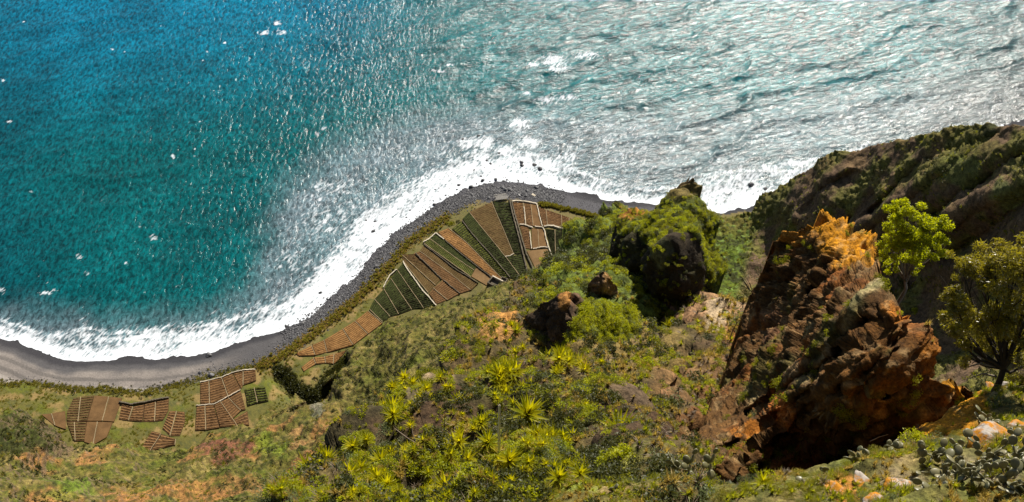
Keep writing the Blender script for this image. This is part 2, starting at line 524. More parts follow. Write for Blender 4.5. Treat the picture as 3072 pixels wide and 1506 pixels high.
# ---- the sea
OUTER = [(-400, 940), (0, 962), (70, 985), (140, 1012), (200, 1010), (260, 985), (320, 1002), (400, 998), (480, 988), (560, 985), (640, 975), (720, 955), (800, 925), (880, 880), (940, 830), (985, 780), (1030, 720),
         (1080, 660), (1150, 600), (1220, 555), (1300, 520), (1370, 480), (1430, 455), (1520, 450), (1600, 470), (1680, 490), (1740, 520), (1830, 555), (1960, 575), (2080, 560), (2150, 520), (2230, 515), (2330, 520), (2460, 500), (2600, 440)]
MURK = [(-400, 880), (0, 925), (150, 935), (350, 960), (560, 950), (680, 915), (760, 840), (790, 740), (820, 640), (860, 560), (960, 470), (1080, 410), (1200, 370), (1400, 330), (1700, 330), (2000, 340), (2400, 300), (3072, 220), (4000, 100),
        (4600, 900), (2400, 700), (1500, 620), (900, 1020), (400, 1120), (-400, 1050)]
BLOBS = [(1660, 178, 48, 22, 1.0), (1680, 205, 40, 14, 0.9), (1760, 165, 50, 16, .72), (1600, 190, 30, 10, .75), (1310, 214, 30, 5, .8), (1350, 196, 16, 5, .7), (1580, 276, 18, 9, .9), (1700, 290, 40, 12, .68), (1640, 300, 40, 14, .55),
         (1560, 375, 45, 28, .85), (1590, 425, 50, 26, .85), (1520, 455, 40, 22, 1.0), (1450, 430, 45, 30, .95), (1440, 470, 50, 22, .9), (1400, 430, 40, 26, .7), (1700, 470, 50, 22, .7), (1640, 500, 70, 18, 1.0),
         (2390, 488, 62, 13, 1.0), (2310, 505, 60, 14, .8), (2450, 478, 40, 9, .9), (2200, 560, 90, 20, .65), (2260, 600, 60, 18, .5), (975, 665, 12, 10, .9), (985, 645, 8, 12, .7), (940, 842, 10, 9, .9), (960, 600, 8, 8, .7), (930, 500, 8, 6, .95), (968, 385, 9, 8, .9), (950, 400, 9, 8, .8),
         (830, 70, 14, 10, .95), (790, 98, 22, 8, .7), (845, 95, 18, 12, .6), (95, 575, 8, 4, .95), (520, 470, 7, 9, .9), (584, 448, 5, 5, .9), (28, 365, 12, 5, .95), (8, 240, 6, 7, .95), (72, 66, 5, 3, .9), (336, 148, 6, 5, .9), (375, 155, 5, 3, .8), (484, 78, 6, 3, .9), (622, 155, 6, 5, .85), (610, 182, 5, 4, .8), (675, 128, 5, 6, .9),
         (140, 880, 20, 7, .9), (165, 872, 14, 5, .9), (5, 870, 14, 12, .7), (240, 770, 16, 12, .55), (460, 710, 16, 12, .5), (380, 790, 8, 8, .6), (420, 680, 7, 5, .6), (585, 470, 6, 3, .8), (600, 365, 5, 3, .8), (260, 820, 10, 8, .5)]

def build_sea():
    vs = np.concatenate([np.arange(1300, -160, -4.0), np.arange(-160, -1200, -25.0), np.arange(-1200, -2500, -60.0), [-2540, -2580, -2610, -2630]])
    us = np.concatenate([np.arange(-2400, -400, 40.0), np.arange(-400, 3480, 4.5), np.arange(3480, 5600, 40.0)])
    U, V = np.meshgrid(us, vs)
    P = at_z(U, V, 0.0)
    a, b = at_z(1300, 420, 0), at_z(2050, 225, 0)
    t = (b - a)[:2] / np.linalg.norm((b - a)[:2]); nrm = np.array([-t[1], t[0]]); t_ = t
    dist = -(P[..., 0] * nrm[0] + P[..., 1] * nrm[1])
    s = -land_s(P[..., 0], P[..., 1])
    right = sstep(900, 2000, U + 60 * fbm(P, 60, 2, 40))
    wf = fbm(P, 70, 3, 41)
    ph = dist / 34 * 2 * np.pi + 4.2 * wf + 0.6 * fbm(P, 14, 3, 47)
    near = 1 - np.exp(-np.maximum(s, 0) / 40)
    amp = (0.12 + 0.75 * right * (0.5 + 0.6 * fbm(P, 80, 2, 44))) * near
    crest = 1 - 2 * np.abs(np.sin(ph / 2)) ** 0.8
    far = 1 - sstep(1500, 3500, P[..., 1])
    zz = amp * 2.3 * crest + 0.28 * near * np.sin(dist / 13 * 2 * np.pi + 5 * fbm(P, 25, 2, 46)) * (0.2 + right) * .6
    WQ = np.stack([(P[..., 0] * t[0] + P[..., 1] * t[1]) * 0.42, (P[..., 0] * nrm[0] + P[..., 1] * nrm[1]), P[..., 2] * 0], -1)
    zz += 0.24 * (1 - right) * near * fbm(P * [1.5, 0.75, 1], 7.0, 3, 42, ridged=True) + 0.62 * right * near * fbm(WQ, 9.0, 4, 62, ridged=True)
    # breaking waves stand up a little where the foam begins
    do = seg_dist(U, V, OUTER)
    zz += 0.8 * np.exp(-(do / 9) ** 2) * (s > 0) * (0.5 + 0.5 * fbm(P, 12, 2, 43))
    P[..., 2] = zz * far + 0.02
    # foam amount
    land_px = COAST + [(4600, 1500), (-1500, 1500)]
    outer_poly = OUTER + [(2600, 560), (2250, 640), (1800, 620), (1500, 580), (1250, 680), (1050, 880), (880, 1010), (560, 1100), (100, 1080), (-400, 1040)]
    wob = 16 * fbm(P, 10, 4, 48); wob2 = 16 * fbm(P, 10, 4, 49)
    ins = inside(U + wob, V + wob2, outer_poly)
    dc = seg_dist(U, V, COAST)
    qf = dc / (dc + do + 1e-6)
    lines = np.sin(dc / 9.0 + 2.5 * fbm(P, 30, 2, 56))
    foam = np.where(ins, 0.84 + .05 * sstep(700, 1000, U) - .10 * sstep(1650, 1900, U) - 0.26 * qf ** 1.2 + 0.20 * fbm(P * [1, 1, 1], 14, 4, 55) + 0.07 * lines + 0.12 * (1 - sstep(0, 12, dc)), 0.66 * np.exp(-do / 34) + 0)
    # foam thins out where the bay is sheltered behind the pinnacle
    murk = inside(U + 3 * wob, V + 3 * wob2, MURK)
    dm = seg_dist(U + 2 * wob, V + 2 * wob2, MURK)
    mk = sstep(-70, 70, np.where(murk, dm, -dm))
    foam = np.maximum(foam, mk * (0.41 + 0.14 * fbm(P, 28, 4, 51)) * (1 - 0.15 * sstep(1500, 2400, U)))
    foam = np.maximum(foam, 0.16 + 0.10 * fbm(P, 30, 3, 52) + 0.05 * sstep(600, 1300, U))
    for (bu, bv, ru, rv, st) in BLOBS:
        r2 = ((U + wob * .35 * min(1, ru / 20) - bu) / ru) ** 2 + ((V + wob2 * .35 * min(1, ru / 20) - bv) / rv) ** 2
        foam = np.maximum(foam, (0.58 + 0.22 * (st - .5)) * (st > 0) * np.exp(-r2 * 0.6) + .12 * st * np.exp(-r2 * 2) + .14 * np.exp(-r2) * fbm(P, 4, 3, 57))
    foam = np.maximum(foam, 1.02 * (1 - sstep(0.5, 4.0, s + 0.8 * fbm(P, 3, 2, 53))) * (s > -3))
    # water body colour: blue offshore in the west, teal, then grey with stirred-up sand
    C = np.zeros(U.shape + (3,), np.float32) + np.array([0.0003, 0.092, 0.098])
    C = mixc(C, (0.0003, 0.13, 0.22), sstep(500, -50, V + 0.15 * (U - 600)) * (1 - sstep(900, 1500, U)))
    C = mixc(C, (0.0005, 0.095, 0.10), sstep(350, 800, V) * sstep(-100, 700, U))
    C = mixc(C, (0.0005, 0.050, 0.068), sstep(300, -300, U - 0.2 * V) * 0.7)
    C = mixc(C, (0.003, 0.135, 0.15), sstep(950, 1700, U) * (1 - mk) * 0.8)
    C = mixc(C, (0.13, 0.18, 0.205), mk * (0.85 + .3 * fbm(P, 20, 4, 63)) * (0.92 - 0.3 * sstep(1600, 2400, U)))
    C = mixc(C, (0.10, 0.10, 0.09), sstep(2500, 3200, U + 0.9 * (V - 300)) * 0.8)
    nn = 0.9 + 0.28 * fbm(P, 22, 4, 54) + 0.18 * wf
    C = C * ((0.92 - .1 * right) * nn)[..., None]
    H, W = U.shape
    idx = np.arange(H * W).reshape(H, W)
    keep = s > -25
    q = keep[:-1, :-1] | keep[1:, 1:]
    Fq = np.stack([idx[:-1, :-1], idx[1:, :-1], idx[1:, 1:], idx[:-1, 1:]], -1)[q]
    used = np.unique(Fq); mp = np.full(H * W, -1); mp[used] = np.arange(len(used))
    # material
    t = NT('sea_water')
    pw = t.pos((1.0, 0.48, 1)); pd = t.attr('wave', 'Vector'); p0 = t.pos()
    n1 = t.noise(0.42, pw, 5, 0.62, 0.5); n2 = t.noise(0.30, pd, 5, 0.60, 0.7); n3 = t.noise(1.1, pd, 3, 0.6, 0.3)
    side = t.attr('side')
    rip = t.n('Mix', data_type='FLOAT'); t.set(rip.inputs[0], side); t.set(rip.inputs[2], n1); t.set(rip.inputs[3], n2)
    ripple = t.math('ADD', rip.outputs[0], t.math('MULTIPLY', n3, 0.26))
    nrm1 = t.bump(ripple, t.mr(side, 0, 1, 0.48, 1.0), 1.25)
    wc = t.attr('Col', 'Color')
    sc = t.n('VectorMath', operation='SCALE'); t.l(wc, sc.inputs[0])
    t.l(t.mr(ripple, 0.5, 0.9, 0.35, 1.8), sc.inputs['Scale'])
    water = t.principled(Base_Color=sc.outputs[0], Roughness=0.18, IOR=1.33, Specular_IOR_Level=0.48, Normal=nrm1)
    # foam: threshold of lacy noise
    fm = t.attr('foam')
    fv = t.attr('foamv', 'Vector'); f1 = t.noise(0.22, fv, 10, 0.70, 1.6); f2 = t.voro(0.6, fv); f3 = t.noise(0.9, fv, 5, 0.7, 0.8)
    ff = t.math('ADD', t.math('MULTIPLY', f1, 0.55), t.math('ADD', t.math('MULTIPLY', f3, 0.30), t.math('MULTIPLY', f2, 0.20)))
    thr = t.math('SUBTRACT', 1.0, fm)
    thr2 = t.mr(thr, 0.0, 1.0, 0.30, 0.80)
    mask = t.mr(t.math('SUBTRACT', ff, thr2), -0.035, 0.15)
    foam_sh = t.principled(Base_Color=(0.66, 0.69, 0.72), Roughness=0.8, Specular_IOR_Level=0.2, Normal=t.bump(ff, 0.8, 1.2))
    mx = t.n('MixShader'); t.l(mask, mx.inputs[0]); t.l(water.outputs[0], mx.inputs[1]); t.l(foam_sh.outputs[0], mx.inputs[2])
    mat = t.done(mx.outputs[0])
    sd = sstep(900, 1700, U)
    FV = np.stack([(P[..., 0] * .55 + P[..., 1] * .83) * 0.42, P[..., 0] * .83 - P[..., 1] * .55, P[..., 2] * 0], -1)
    WV = np.stack([(P[..., 0] * t_[0] + P[..., 1] * t_[1]) * 0.36, (P[..., 0] * nrm[0] + P[..., 1] * nrm[1]), P[..., 2] * 0], -1)
    me = np_mesh('sea', P.reshape(-1, 3)[used], mp[Fq], mat, True, {'Col': (C.reshape(-1, 3)[used], 'FLOAT_COLOR'), 'foam': (foam.ravel()[used], 'FLOAT'), 'side': (sd.ravel()[used], 'FLOAT'), 'foamv': (FV.reshape(-1, 3)[used], 'FLOAT_VECTOR'), 'wave': (WV.reshape(-1, 3)[used], 'FLOAT_VECTOR')})
    o = link('sea', me); o['kind'] = 'structure'
build_sea()

# ---- ground colours shared by the slopes
OLIVE = np.array([0.078, 0.068, 0.013]); GREEN = np.array([0.060, 0.082, 0.006]); SCRUB = np.array([0.026, 0.030, 0.007]); DRY = np.array([0.15, 0.112, 0.036])
EARTH = np.array([0.19, 0.085, 0.030]); RUST = np.array([0.36, 0.125, 0.012]); ROCK = np.array([0.085, 0.052, 0.033]); PALE = np.array([0.33, 0.27, 0.17]); GREYR = np.array([0.20, 0.18, 0.16])

def patches(C, U, V, P, lst, s=70, wob=26, sc=6.0):
    a = wob * fbm(P, sc, 4, s); b = wob * fbm(P, sc, 4, s + 5)
    for (pu, pv, ru, rv, col, st) in lst:
        r = np.sqrt(((U + a - pu) / ru) ** 2 + ((V + b - pv) / rv) ** 2)
        C = mixc(C, col, st * (1 - sstep(0.75, 1.1, r)))
    return C

GM_FAR = mat_ground('far_slope_soil', 0.5, 1.8, 0.9, 0.6)
GM_NEAR = mat_ground('near_slope_soil', 1.6, 7.0, 0.25, 0.6)
GM_ROCK = mat_ground('rock_face', 1.4, 8.0, 0.24, 0.6)

# ---- far lower slope above the fields (left and centre)
SLOPE_POLY = [(-520, 1150), (-200, 1180), (0, 1212), (60, 1230), (130, 1262), (190, 1310), (230, 1345), (300, 1340), (345, 1345), (400, 1358), (450, 1362), (530, 1345), (560, 1312), (640, 1300), (760, 1290), (800, 1240), (850, 1225),
              (880, 1190), (905, 1130), (990, 1120), (1020, 1085), (1060, 1050), (1110, 1010), (1150, 985), (1180, 958), (1230, 940), (1290, 924), (1350, 900), (1420, 880), (1470, 866), (1520, 850), (1570, 838), (1620, 828), (1660, 800), (1720, 790), (1800, 900), (2000, 1100), (2000, 1640), (-520, 1640)]
slope_ctrl = [(-500, 1150, 'z', 14), (0, 1215, 'z', 15), (-200, 1300, 'z', 60), (100, 1270, 'z', 24), (200, 1335, 'z', 13), (330, 1345, 'z', 11), (450, 1368, 'z', 13), (700, 1300, 'z', 14), (860, 1215, 'z', 15), (1000, 1125, 'z', 13), (1150, 1000, 'z', 14),
              (1330, 915, 'z', 14), (1500, 860, 'z', 15), (1640, 805, 'z', 18), (0, 1510, 'z', 105), (300, 1510, 'z', 82), (600, 1510, 'z', 88), (900, 1510, 'z', 120), (1000, 1300, 'z', 75), (1200, 1180, 'z', 92), (1400, 1040, 'z', 85),
              (1500, 950, 'z', 62), (0, 1380, 'z', 62), (300, 1420, 'z', 40), (600, 1400, 'z', 38), (860, 1330, 'z', 52), (1300, 1400, 'z', 170), (1700, 950, 'z', 110), (1900, 1150, 'z', 190), (-500, 1630, 'z', 190), (900, 1630, 'z', 170), (1900, 1600, 'z', 260), (-500, 1400, 'z', 90),
              (1150, 1100, 'z', 46), (1300, 1000, 'z', 42)]
def slope_mod(U, V):
    g = 0
    for line, w, a in (([(850, 1100), (870, 1160), (920, 1180), (980, 1190)], 34, 0.045), ([(1060, 1060), (1020, 1130), (960, 1200), (880, 1235)], 12, 0.035), ([(1020, 1190), (1030, 1260), (1000, 1330), (990, 1400)], 9, 0.010), ([(300, 1400), (315, 1510)], 6, 0.006),
                       ([(150, 1280), (215, 1330), (225, 1350)], 20, 0.02), ([(1560, 840), (1545, 900), (1500, 960)], 16, 0.012), ([(1230, 1120), (1210, 1190)], 14, .008)):
        g = g + a * np.exp(-(seg_dist(U, V, line) / w) ** 2)
    return g - 0.018 * np.exp(-(((U - 60) / 130) ** 2 + ((V - 1330) / 70) ** 2)) - .006 * np.exp(-(seg_dist(U, V, [(1090, 1100), (1040, 1180), (1010, 1160)]) / 16) ** 2)
def slope_disp(P, N, U, V):
    w, _ = worley(P, 4.2, 3)
    w2, _ = worley(P, 1.9, 13)
    cover = sstep(-0.25, 0.35, fbm(P, 22, 3, 90) + 0.5 * np.exp(-(((U - 90) / 170) ** 2 + ((V - 1320) / 110) ** 2)) + .25 * sstep(950, 1150, U) * sstep(1300, 1150, V))
    return 5.5 * fbm(P * [1, 1, 0.55], 40, 5, 80, ridged=True) * 1.15 + 2.0 * fbm(P, 10, 4, 85) + cover * (2.6 * (0.6 - w) + 1.3 * (0.6 - w2)) + 0.9 * fbm(P, 3.5, 4, 95)
def slope_col(P, N, U, V, h):
    n = fbm(P, 25, 4, 100); n2 = fbm(P, 5, 4, 105); n3 = fbm(P, 1.8, 3, 108)
    w, wi = worley(P, 4.2, 3); w2, wi2 = worley(P, 1.9, 13)
    C = np.zeros(U.shape + (3,), np.float32) + OLIVE
    C = mixc(C, DRY * 1.15, sstep(-0.05, 0.4, n2 + 0.3 * n) * 0.75)
    C = mixc(C, GREEN, sstep(0.05, 0.4, fbm(P, 14, 3, 111)) * 0.5)
    C = mixc(C, EARTH * 1.25, sstep(0.05, 0.25, fbm(P * [1, 1, .6], 17, 4, 114)) * (0.75 * sstep(1210, 1320, V)))
    C = patches(C, U, V, P, [(690, 1370, 80, 32, (0.13, 0.05, 0.028), 0.9), (620, 1345, 30, 25, (.11, .045, .027), .8), (1020, 1380, 45, 90, (0.26, 0.125, 0.042), 0.85), (980, 1470, 40, 40, EARTH * 1.2, 0.7), (1130, 1240, 60, 36, EARTH * 1.1, 0.6), (900, 1330, 22, 40, (0.25, .13, .05), 0.7), (520, 1490, 170, 20, (0.24, 0.115, 0.035), 0.85), (730, 1480, 130, 26, (0.22, 0.10, 0.035), 0.6), (880, 1480, 25, 30, GREYR, 0.7), (245, 1345, 14, 12, (.4, .38, .34), .7),
                              (820, 1365, 60, 35, (0.09, 0.12, 0.008), 0.75), (200, 1470, 90, 35, (0.08, 0.13, 0.01), 0.6), (400, 1460, 60, 25, GREEN, .5), (960, 1225, 20, 50, GREYR * .9, 0.5), (80, 1310, 150, 75, SCRUB * 0.8, 0.85), (190, 1340, 40, 50, (0.10, 0.06, 0.04), 0.6), (900, 1120, 60, 50, SCRUB * 0.5, 0.6), (560, 1330, 120, 22, GREEN, .5), (350, 1390, 90, 24, OLIVE * 1.15, .5)], 120, 30, 9)  # the near-black scrub-toned patch by the gully is painted shade
    bushes = sstep(0.62, 0.35, w) * sstep(0.35, 0.6, wi)
    C = mixc(C, SCRUB * 0.9, bushes * 0.75)
    b2 = sstep(0.6, 0.3, w2) * sstep(0.5, 0.6, wi2)
    C = mixc(C, GREEN * 0.8, b2 * 0.5)
    steep = 1 - sstep(0.35, 0.6, N[..., 2])
    C = mixc(C, (0.11, 0.075, 0.045), steep * 0.7)
    return C * (1 + 0.35 * n3)[..., None]
L_SLOPE = layer('lower_hillside', SLOPE_POLY, slope_ctrl, 3.0, slope_disp, slope_col, GM_FAR, 10, 'structure', depth=60, mod=slope_mod)

# ---- right headland: the next cliff, falling to the sea, with the valley at its foot
HEAD_POLY = [(2060, 640), (2150, 648), (2200, 650), (2252, 640), (2275, 595), (2340, 552), (2400, 520), (2450, 490), (2520, 462), (2600, 436), (2680, 420), (2760, 408), (2830, 402), (2870, 385), (2930, 385), (2990, 372), (3020, 384), (3072, 378), (3200, 350), (3700, 290), (3700, 1500), (2900, 1500),
             (2300, 1300), (2100, 1100), (2000, 900), (2040, 700)]
head_ctrl = [(2060, 645, 'z', 9), (2150, 655, 'z', 10), (2252, 640, 'z', 18), (2340, 552, 'z', 48), (2450, 490, 'z', 88), (2600, 436, 'z', 128), (2760, 408, 'z', 165), (2900, 384, 'z', 195), (3072, 378, 'z', 228), (3700, 290, 'z', 330),
             (2270, 720, 'z', 24), (2200, 760, 'z', 24), (2130, 760, 'z', 20), (2060, 800, 'z', 40), (2200, 880, 'z', 44), (2400, 640, 'z', 78), (2500, 740, 'z', 84), (2700, 600, 'z', 150), (2700, 760, 'z', 128), (2900, 560, 'z', 196), (2900, 760, 'z', 178), (3072, 560, 'z', 232), (3072, 800, 'z', 216), (3600, 800, 'z', 330),
             (2300, 950, 'z', 70), (2600, 1000, 'z', 112), (2900, 1050, 'z', 170), (2100, 950, 'z', 80), (2300, 1250, 'z', 180), (2900, 1450, 'z', 300), (3600, 1400, 'z', 400), (2350, 840, 'z', 50)]
def head_mod(U, V):
    g = 0
    for line, w, a in (([(2620, 640), (2720, 545), (2790, 480)], 15, 0.020), ([(2820, 640), (2960, 545), (3072, 470)], 20, 0.024), ([(2860, 760), (2960, 700), (3090, 600)], 34, 0.03), ([(2400, 640), (2480, 560), (2560, 520)], 12, 0.010),
                       ([(2860, 460), (2960, 430), (3010, 410)], 12, 0.014), ([(2500, 720), (2560, 650)], 12, 0.010)):
        g = g + a * np.exp(-(seg_dist(U, V, line) / w) ** 2)
    for line, w, a in (([(2560, 700), (2700, 600), (2840, 500)], 16, 0.012), ([(2760, 740), (2900, 620), (3090, 540)], 22, 0.016), ([(2380, 660), (2440, 590), (2540, 500)], 14, 0.008)):
        g = g - a * np.exp(-(seg_dist(U, V, line) / w) ** 2)
    return g
def head_disp(P, N, U, V):
    w, _ = worley(P, 3.6, 5); w2, _ = worley(P, 1.7, 15)
    val = (1 - sstep(2260, 2300, U + 0.25 * (V - 640)))
    cov = np.clip(val + sstep(-0.05, 0.3, fbm(P, 20, 3, 130)), 0, 1)
    return 5.0 * fbm(P * [1, 1, 0.5], 34, 5, 131, ridged=True) * (1 - val * .8) + 2.2 * fbm(P, 8, 4, 136) + cov * (2.4 * (0.6 - w) + 1.2 * (0.6 - w2))
def head_col(P, N, U, V, h):
    n = fbm(P, 20, 3, 130); n2 = fbm(P, 5, 4, 141); n3 = fbm(P, 1.6, 3, 143)
    w, wi = worley(P, 3.6, 5)
    C = np.zeros(U.shape + (3,), np.float32) + np.array([0.088, 0.056, 0.032])
    C = mixc(C, (0.095, 0.09, 0.018), sstep(-0.2, 0.2, n + 0.4 * n2) * 0.85)
    C = mixc(C, (0.16, 0.10, 0.045), sstep(0.15, 0.4, fbm(P, 12, 3, 145)) * 0.55)
    val = (1 - sstep(2255, 2300, U + 0.25 * (V - 640)))
    g = mixc(np.zeros_like(C) + GREEN, SCRUB, sstep(0, .4, n2))
    g = mixc(g, OLIVE * 1.1, sstep(740, 660, V + 30 * n2))
    g = mixc(g, (.10, .15, .03), sstep(.6, .3, w) * sstep(.4, .7, wi) * .8)
    C = C * (1 - val[..., None]) + g * val[..., None]
    C = patches(C, U, V, P, [(2860, 400, 60, 22, OLIVE, .6), (2950, 460, 110, 30, OLIVE * 1.1, 0.6), (2900, 520, 70, 50, (0.085, 0.10, 0.02), 0.7), (3030, 590, 50, 40, (0.11, 0.13, 0.035), 0.7), (2330, 640, 60, 30, OLIVE * .8, .6), (2980, 400, 30, 16, SCRUB, .9)], 150, 26, 8)
    return C * (1 + 0.4 * n3)[..., None]
L_HEAD = layer('headland_cliff', HEAD_POLY, head_ctrl, 3.0, head_disp, head_col, GM_FAR, 9, 'structure', depth=70, mod=head_mod)

# ---- the near ridge in front, running down from the viewpoint
RIDGE_POLY = [(860, 1640), (900, 1506), (950, 1450), (985, 1400), (1030, 1350), (1055, 1300), (1120, 1268), (1160, 1225), (1225, 1190), (1300, 1172), (1338, 1150), (1345, 1090), (1385, 1040), (1410, 1000), (1440, 965), (1500, 945), (1540, 905), (1560, 872), (1620, 836), (1660, 790), (1700, 742),
              (1745, 700), (1790, 668), (1830, 640), (1870, 622), (1930, 640), (2000, 700), (2100, 850), (2110, 925), (2150, 915), (2200, 938), (2260, 950), (2350, 1000), (2560, 1300), (2560, 1640)]
ridge_ctrl = [(880, 1560, 42), (930, 1500, 44), (1000, 1500, 39), (1300, 1506, 34), (1600, 1506, 32.5), (1850, 1506, 32), (2200, 1506, 42), (1010, 1400, 47), (1150, 1300, 53), (1300, 1200, 61), (1400, 1100, 71), (1450, 1000, 84), (1600, 1300, 45), (1600, 1150, 61), (1700, 1080, 71),
              (1500, 1120, 68), (1560, 920, 96), (1640, 850, 112), (1760, 830, 103), (1780, 700, 132), (1860, 635, 144), (1740, 930, 82), (1735, 1000, 77), (1840, 960, 82), (1850, 1020, 78), (1700, 870, 98), (1800, 880, 92), (1940, 1000, 84), (2040, 960, 88), (2130, 940, 90), (2220, 960, 86),
              (1900, 1150, 62), (1990, 1270, 51), (2080, 1200, 60), (2180, 1120, 68), (2250, 1050, 78), (2300, 1300, 58), (1940, 1350, 45), (2050, 1440, 44), (1300, 1350, 45), (1900, 900, 92), (2000, 780, 112), (2100, 880, 105), (2500, 1500, 45), (1700, 1400, 38), (1830, 1380, 40), (1300, 1620, 28), (2000, 1620, 26)]
def ridge_mod(U, V):
    g = 0
    for line, w, a in (([(1560, 1160), (1450, 1170), (1400, 1200)], 20, 0.02), ([(1480, 1110), (1530, 1070)], 20, 0.03), ([(1570, 1180), (1545, 1260), (1510, 1330)], 15, .035), ([(1770, 1060), (1730, 1150), (1700, 1240), (1665, 1330)], 17, .035), ([(1920, 1240), (1820, 1330), (1770, 1400)], 20, .045), ([(1400, 1200), (1370, 1280), (1290, 1340)], 17, .04), ([(1180, 1320), (1120, 1400), (1080, 1470)], 15, .03), ([(2060, 1000), (2050, 1120), (1980, 1200)], 15, .02), ([(1960, 1500), (1990, 1380), (2050, 1330), (2150, 1310), (2300, 1300)], 40, 0.10), ([(1340, 1170), (1330, 1130), (1350, 1080)], 14, 0.03), ([(1590, 1340), (1640, 1400), (1720, 1430)], 22, .02), ([(1100, 1420), (1200, 1380), (1260, 1330)], 18, .015)):
        g = g + a * np.exp(-(seg_dist(U, V, line) / w) ** 2)
    for line, w, a in (([(1700, 885), (1760, 930), (1850, 1000), (1900, 1040)], 34, 0.045), ([(1850, 650), (1800, 720), (1740, 780), (1660, 840)], 30, 0.015), ([(1380, 1210), (1330, 1220), (1310, 1190)], 16, 0.02), ([(1920, 950), (2050, 930), (2130, 945)], 16, 0.02)):
        g = g - a * np.exp(-(seg_dist(U, V, line) / w) ** 2)
    return g
def shrubby(U, V):     # where the ridge is under closed shrubs
    m = inside(U, V, [(1560, 860), (1640, 800), (1740, 690), (1850, 620), (1900, 700), (1930, 850), (1990, 960), (1930, 1010), (1800, 1060), (1700, 1080), (1690, 1040), (1720, 990), (1700, 880), (1600, 900)])
    return m
def ridge_disp(P, N, U, V):
    wb, wbi = worley(P + 0.5 * fbm(P, 1.5, 3, 33)[..., None], 3.4, 37)
    s = shrubby(U, V).astype(float)
    w, _ = worley(P, 2.1, 7); w2, _ = worley(P, 0.9, 17)
    low = sstep(1150, 1300, V)
    return 1.4 * (0.55 - wb) + 0.8 * (wbi - .5) + 2.1 * fbm(P, 11, 4, 160, ridged=True) + (0.75 + .2 * low) * fbm(P, 2.6, 4, 165) + s * (1.5 * (0.6 - w) + 0.6 * (0.6 - w2)) + 0.12 * fbm(P, .5, 2, 168)
def ridge_col(P, N, U, V, h):
    n = fbm(P, 7, 4, 170); n2 = fbm(P, 1.8, 4, 173); n3 = fbm(P, 0.5, 3, 176)
    C = np.zeros(U.shape + (3,), np.float32) + np.array([0.062, 0.045, 0.018])
    C = mixc(C, (0.14, 0.105, 0.034), sstep(0.0, 0.35, n2) * 0.55)
    C = mixc(C, (0.028, 0.024, 0.011), 0.7 * sstep(1150, 1230, V) * sstep(1750, 1550, U) * sstep(1480, 1430, V - .1 * (U - 1000)))  # shade between the plants put into the soil colour
    C = mixc(C, (0.055, 0.068, 0.009), sstep(0.0, 0.35, n) * 0.6)
    C = mixc(C, (0.055, 0.03, 0.016), sstep(0.1, 0.4, fbm(P, 3.5, 3, 178)) * 0.7)
    C = mixc(C, (0.075, 0.10, 0.014), shrubby(U, V) * 0.85)
    C = patches(C, U, V, P, [(1515, 1015, 70, 40, (0.33, 0.16, 0.04), 0.95), (1470, 1040, 40, 25, (0.30, 0.15, 0.045), 0.8), (1540, 1090, 40, 30, (0.13, 0.07, 0.035), 0.8), (2100, 960, 110, 34, (0.25, 0.14, 0.07), 0.8), (2180, 990, 60, 30, PALE * 1.05, 0.55), (2210, 1060, 60, 90, (0.30, 0.11, 0.03), 0.7), (2120, 1110, 70, 60, (0.22, 0.11, 0.05), 0.5),
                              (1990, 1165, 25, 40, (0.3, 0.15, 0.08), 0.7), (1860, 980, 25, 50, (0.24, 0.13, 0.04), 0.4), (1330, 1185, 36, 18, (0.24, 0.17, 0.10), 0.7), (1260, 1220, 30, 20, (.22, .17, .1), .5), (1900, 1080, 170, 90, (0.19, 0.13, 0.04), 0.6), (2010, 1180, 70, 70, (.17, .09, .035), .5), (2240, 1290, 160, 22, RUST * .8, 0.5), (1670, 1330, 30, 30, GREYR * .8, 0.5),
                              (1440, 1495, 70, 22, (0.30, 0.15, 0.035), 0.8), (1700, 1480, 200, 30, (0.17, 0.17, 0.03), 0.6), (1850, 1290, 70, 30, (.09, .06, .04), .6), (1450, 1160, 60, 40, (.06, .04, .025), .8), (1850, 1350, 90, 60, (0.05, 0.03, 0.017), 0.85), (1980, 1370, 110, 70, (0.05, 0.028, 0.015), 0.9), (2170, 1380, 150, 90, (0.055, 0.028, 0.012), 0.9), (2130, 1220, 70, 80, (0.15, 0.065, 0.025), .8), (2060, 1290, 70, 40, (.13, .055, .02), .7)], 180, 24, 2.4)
    return C * (1 + 0.4 * n3)[..., None]
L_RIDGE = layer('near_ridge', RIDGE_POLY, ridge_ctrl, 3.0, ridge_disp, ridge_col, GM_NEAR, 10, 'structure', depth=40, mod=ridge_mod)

# ---- rock pinnacles of the ridge
def blocks(P, s, amp, seed, stretch=(1, 1, 1)):
    Q = P * np.array(stretch) + 0.25 * s * np.stack([fbm(P, s * .7, 3, seed), fbm(P, s * .7, 3, seed + 3), fbm(P, s * .7, 3, seed + 6)], -1)
    w, wi = worley(Q, s, seed)
    return amp * (wi - 0.5) - amp * 0.35 * sstep(.45, .75, w)

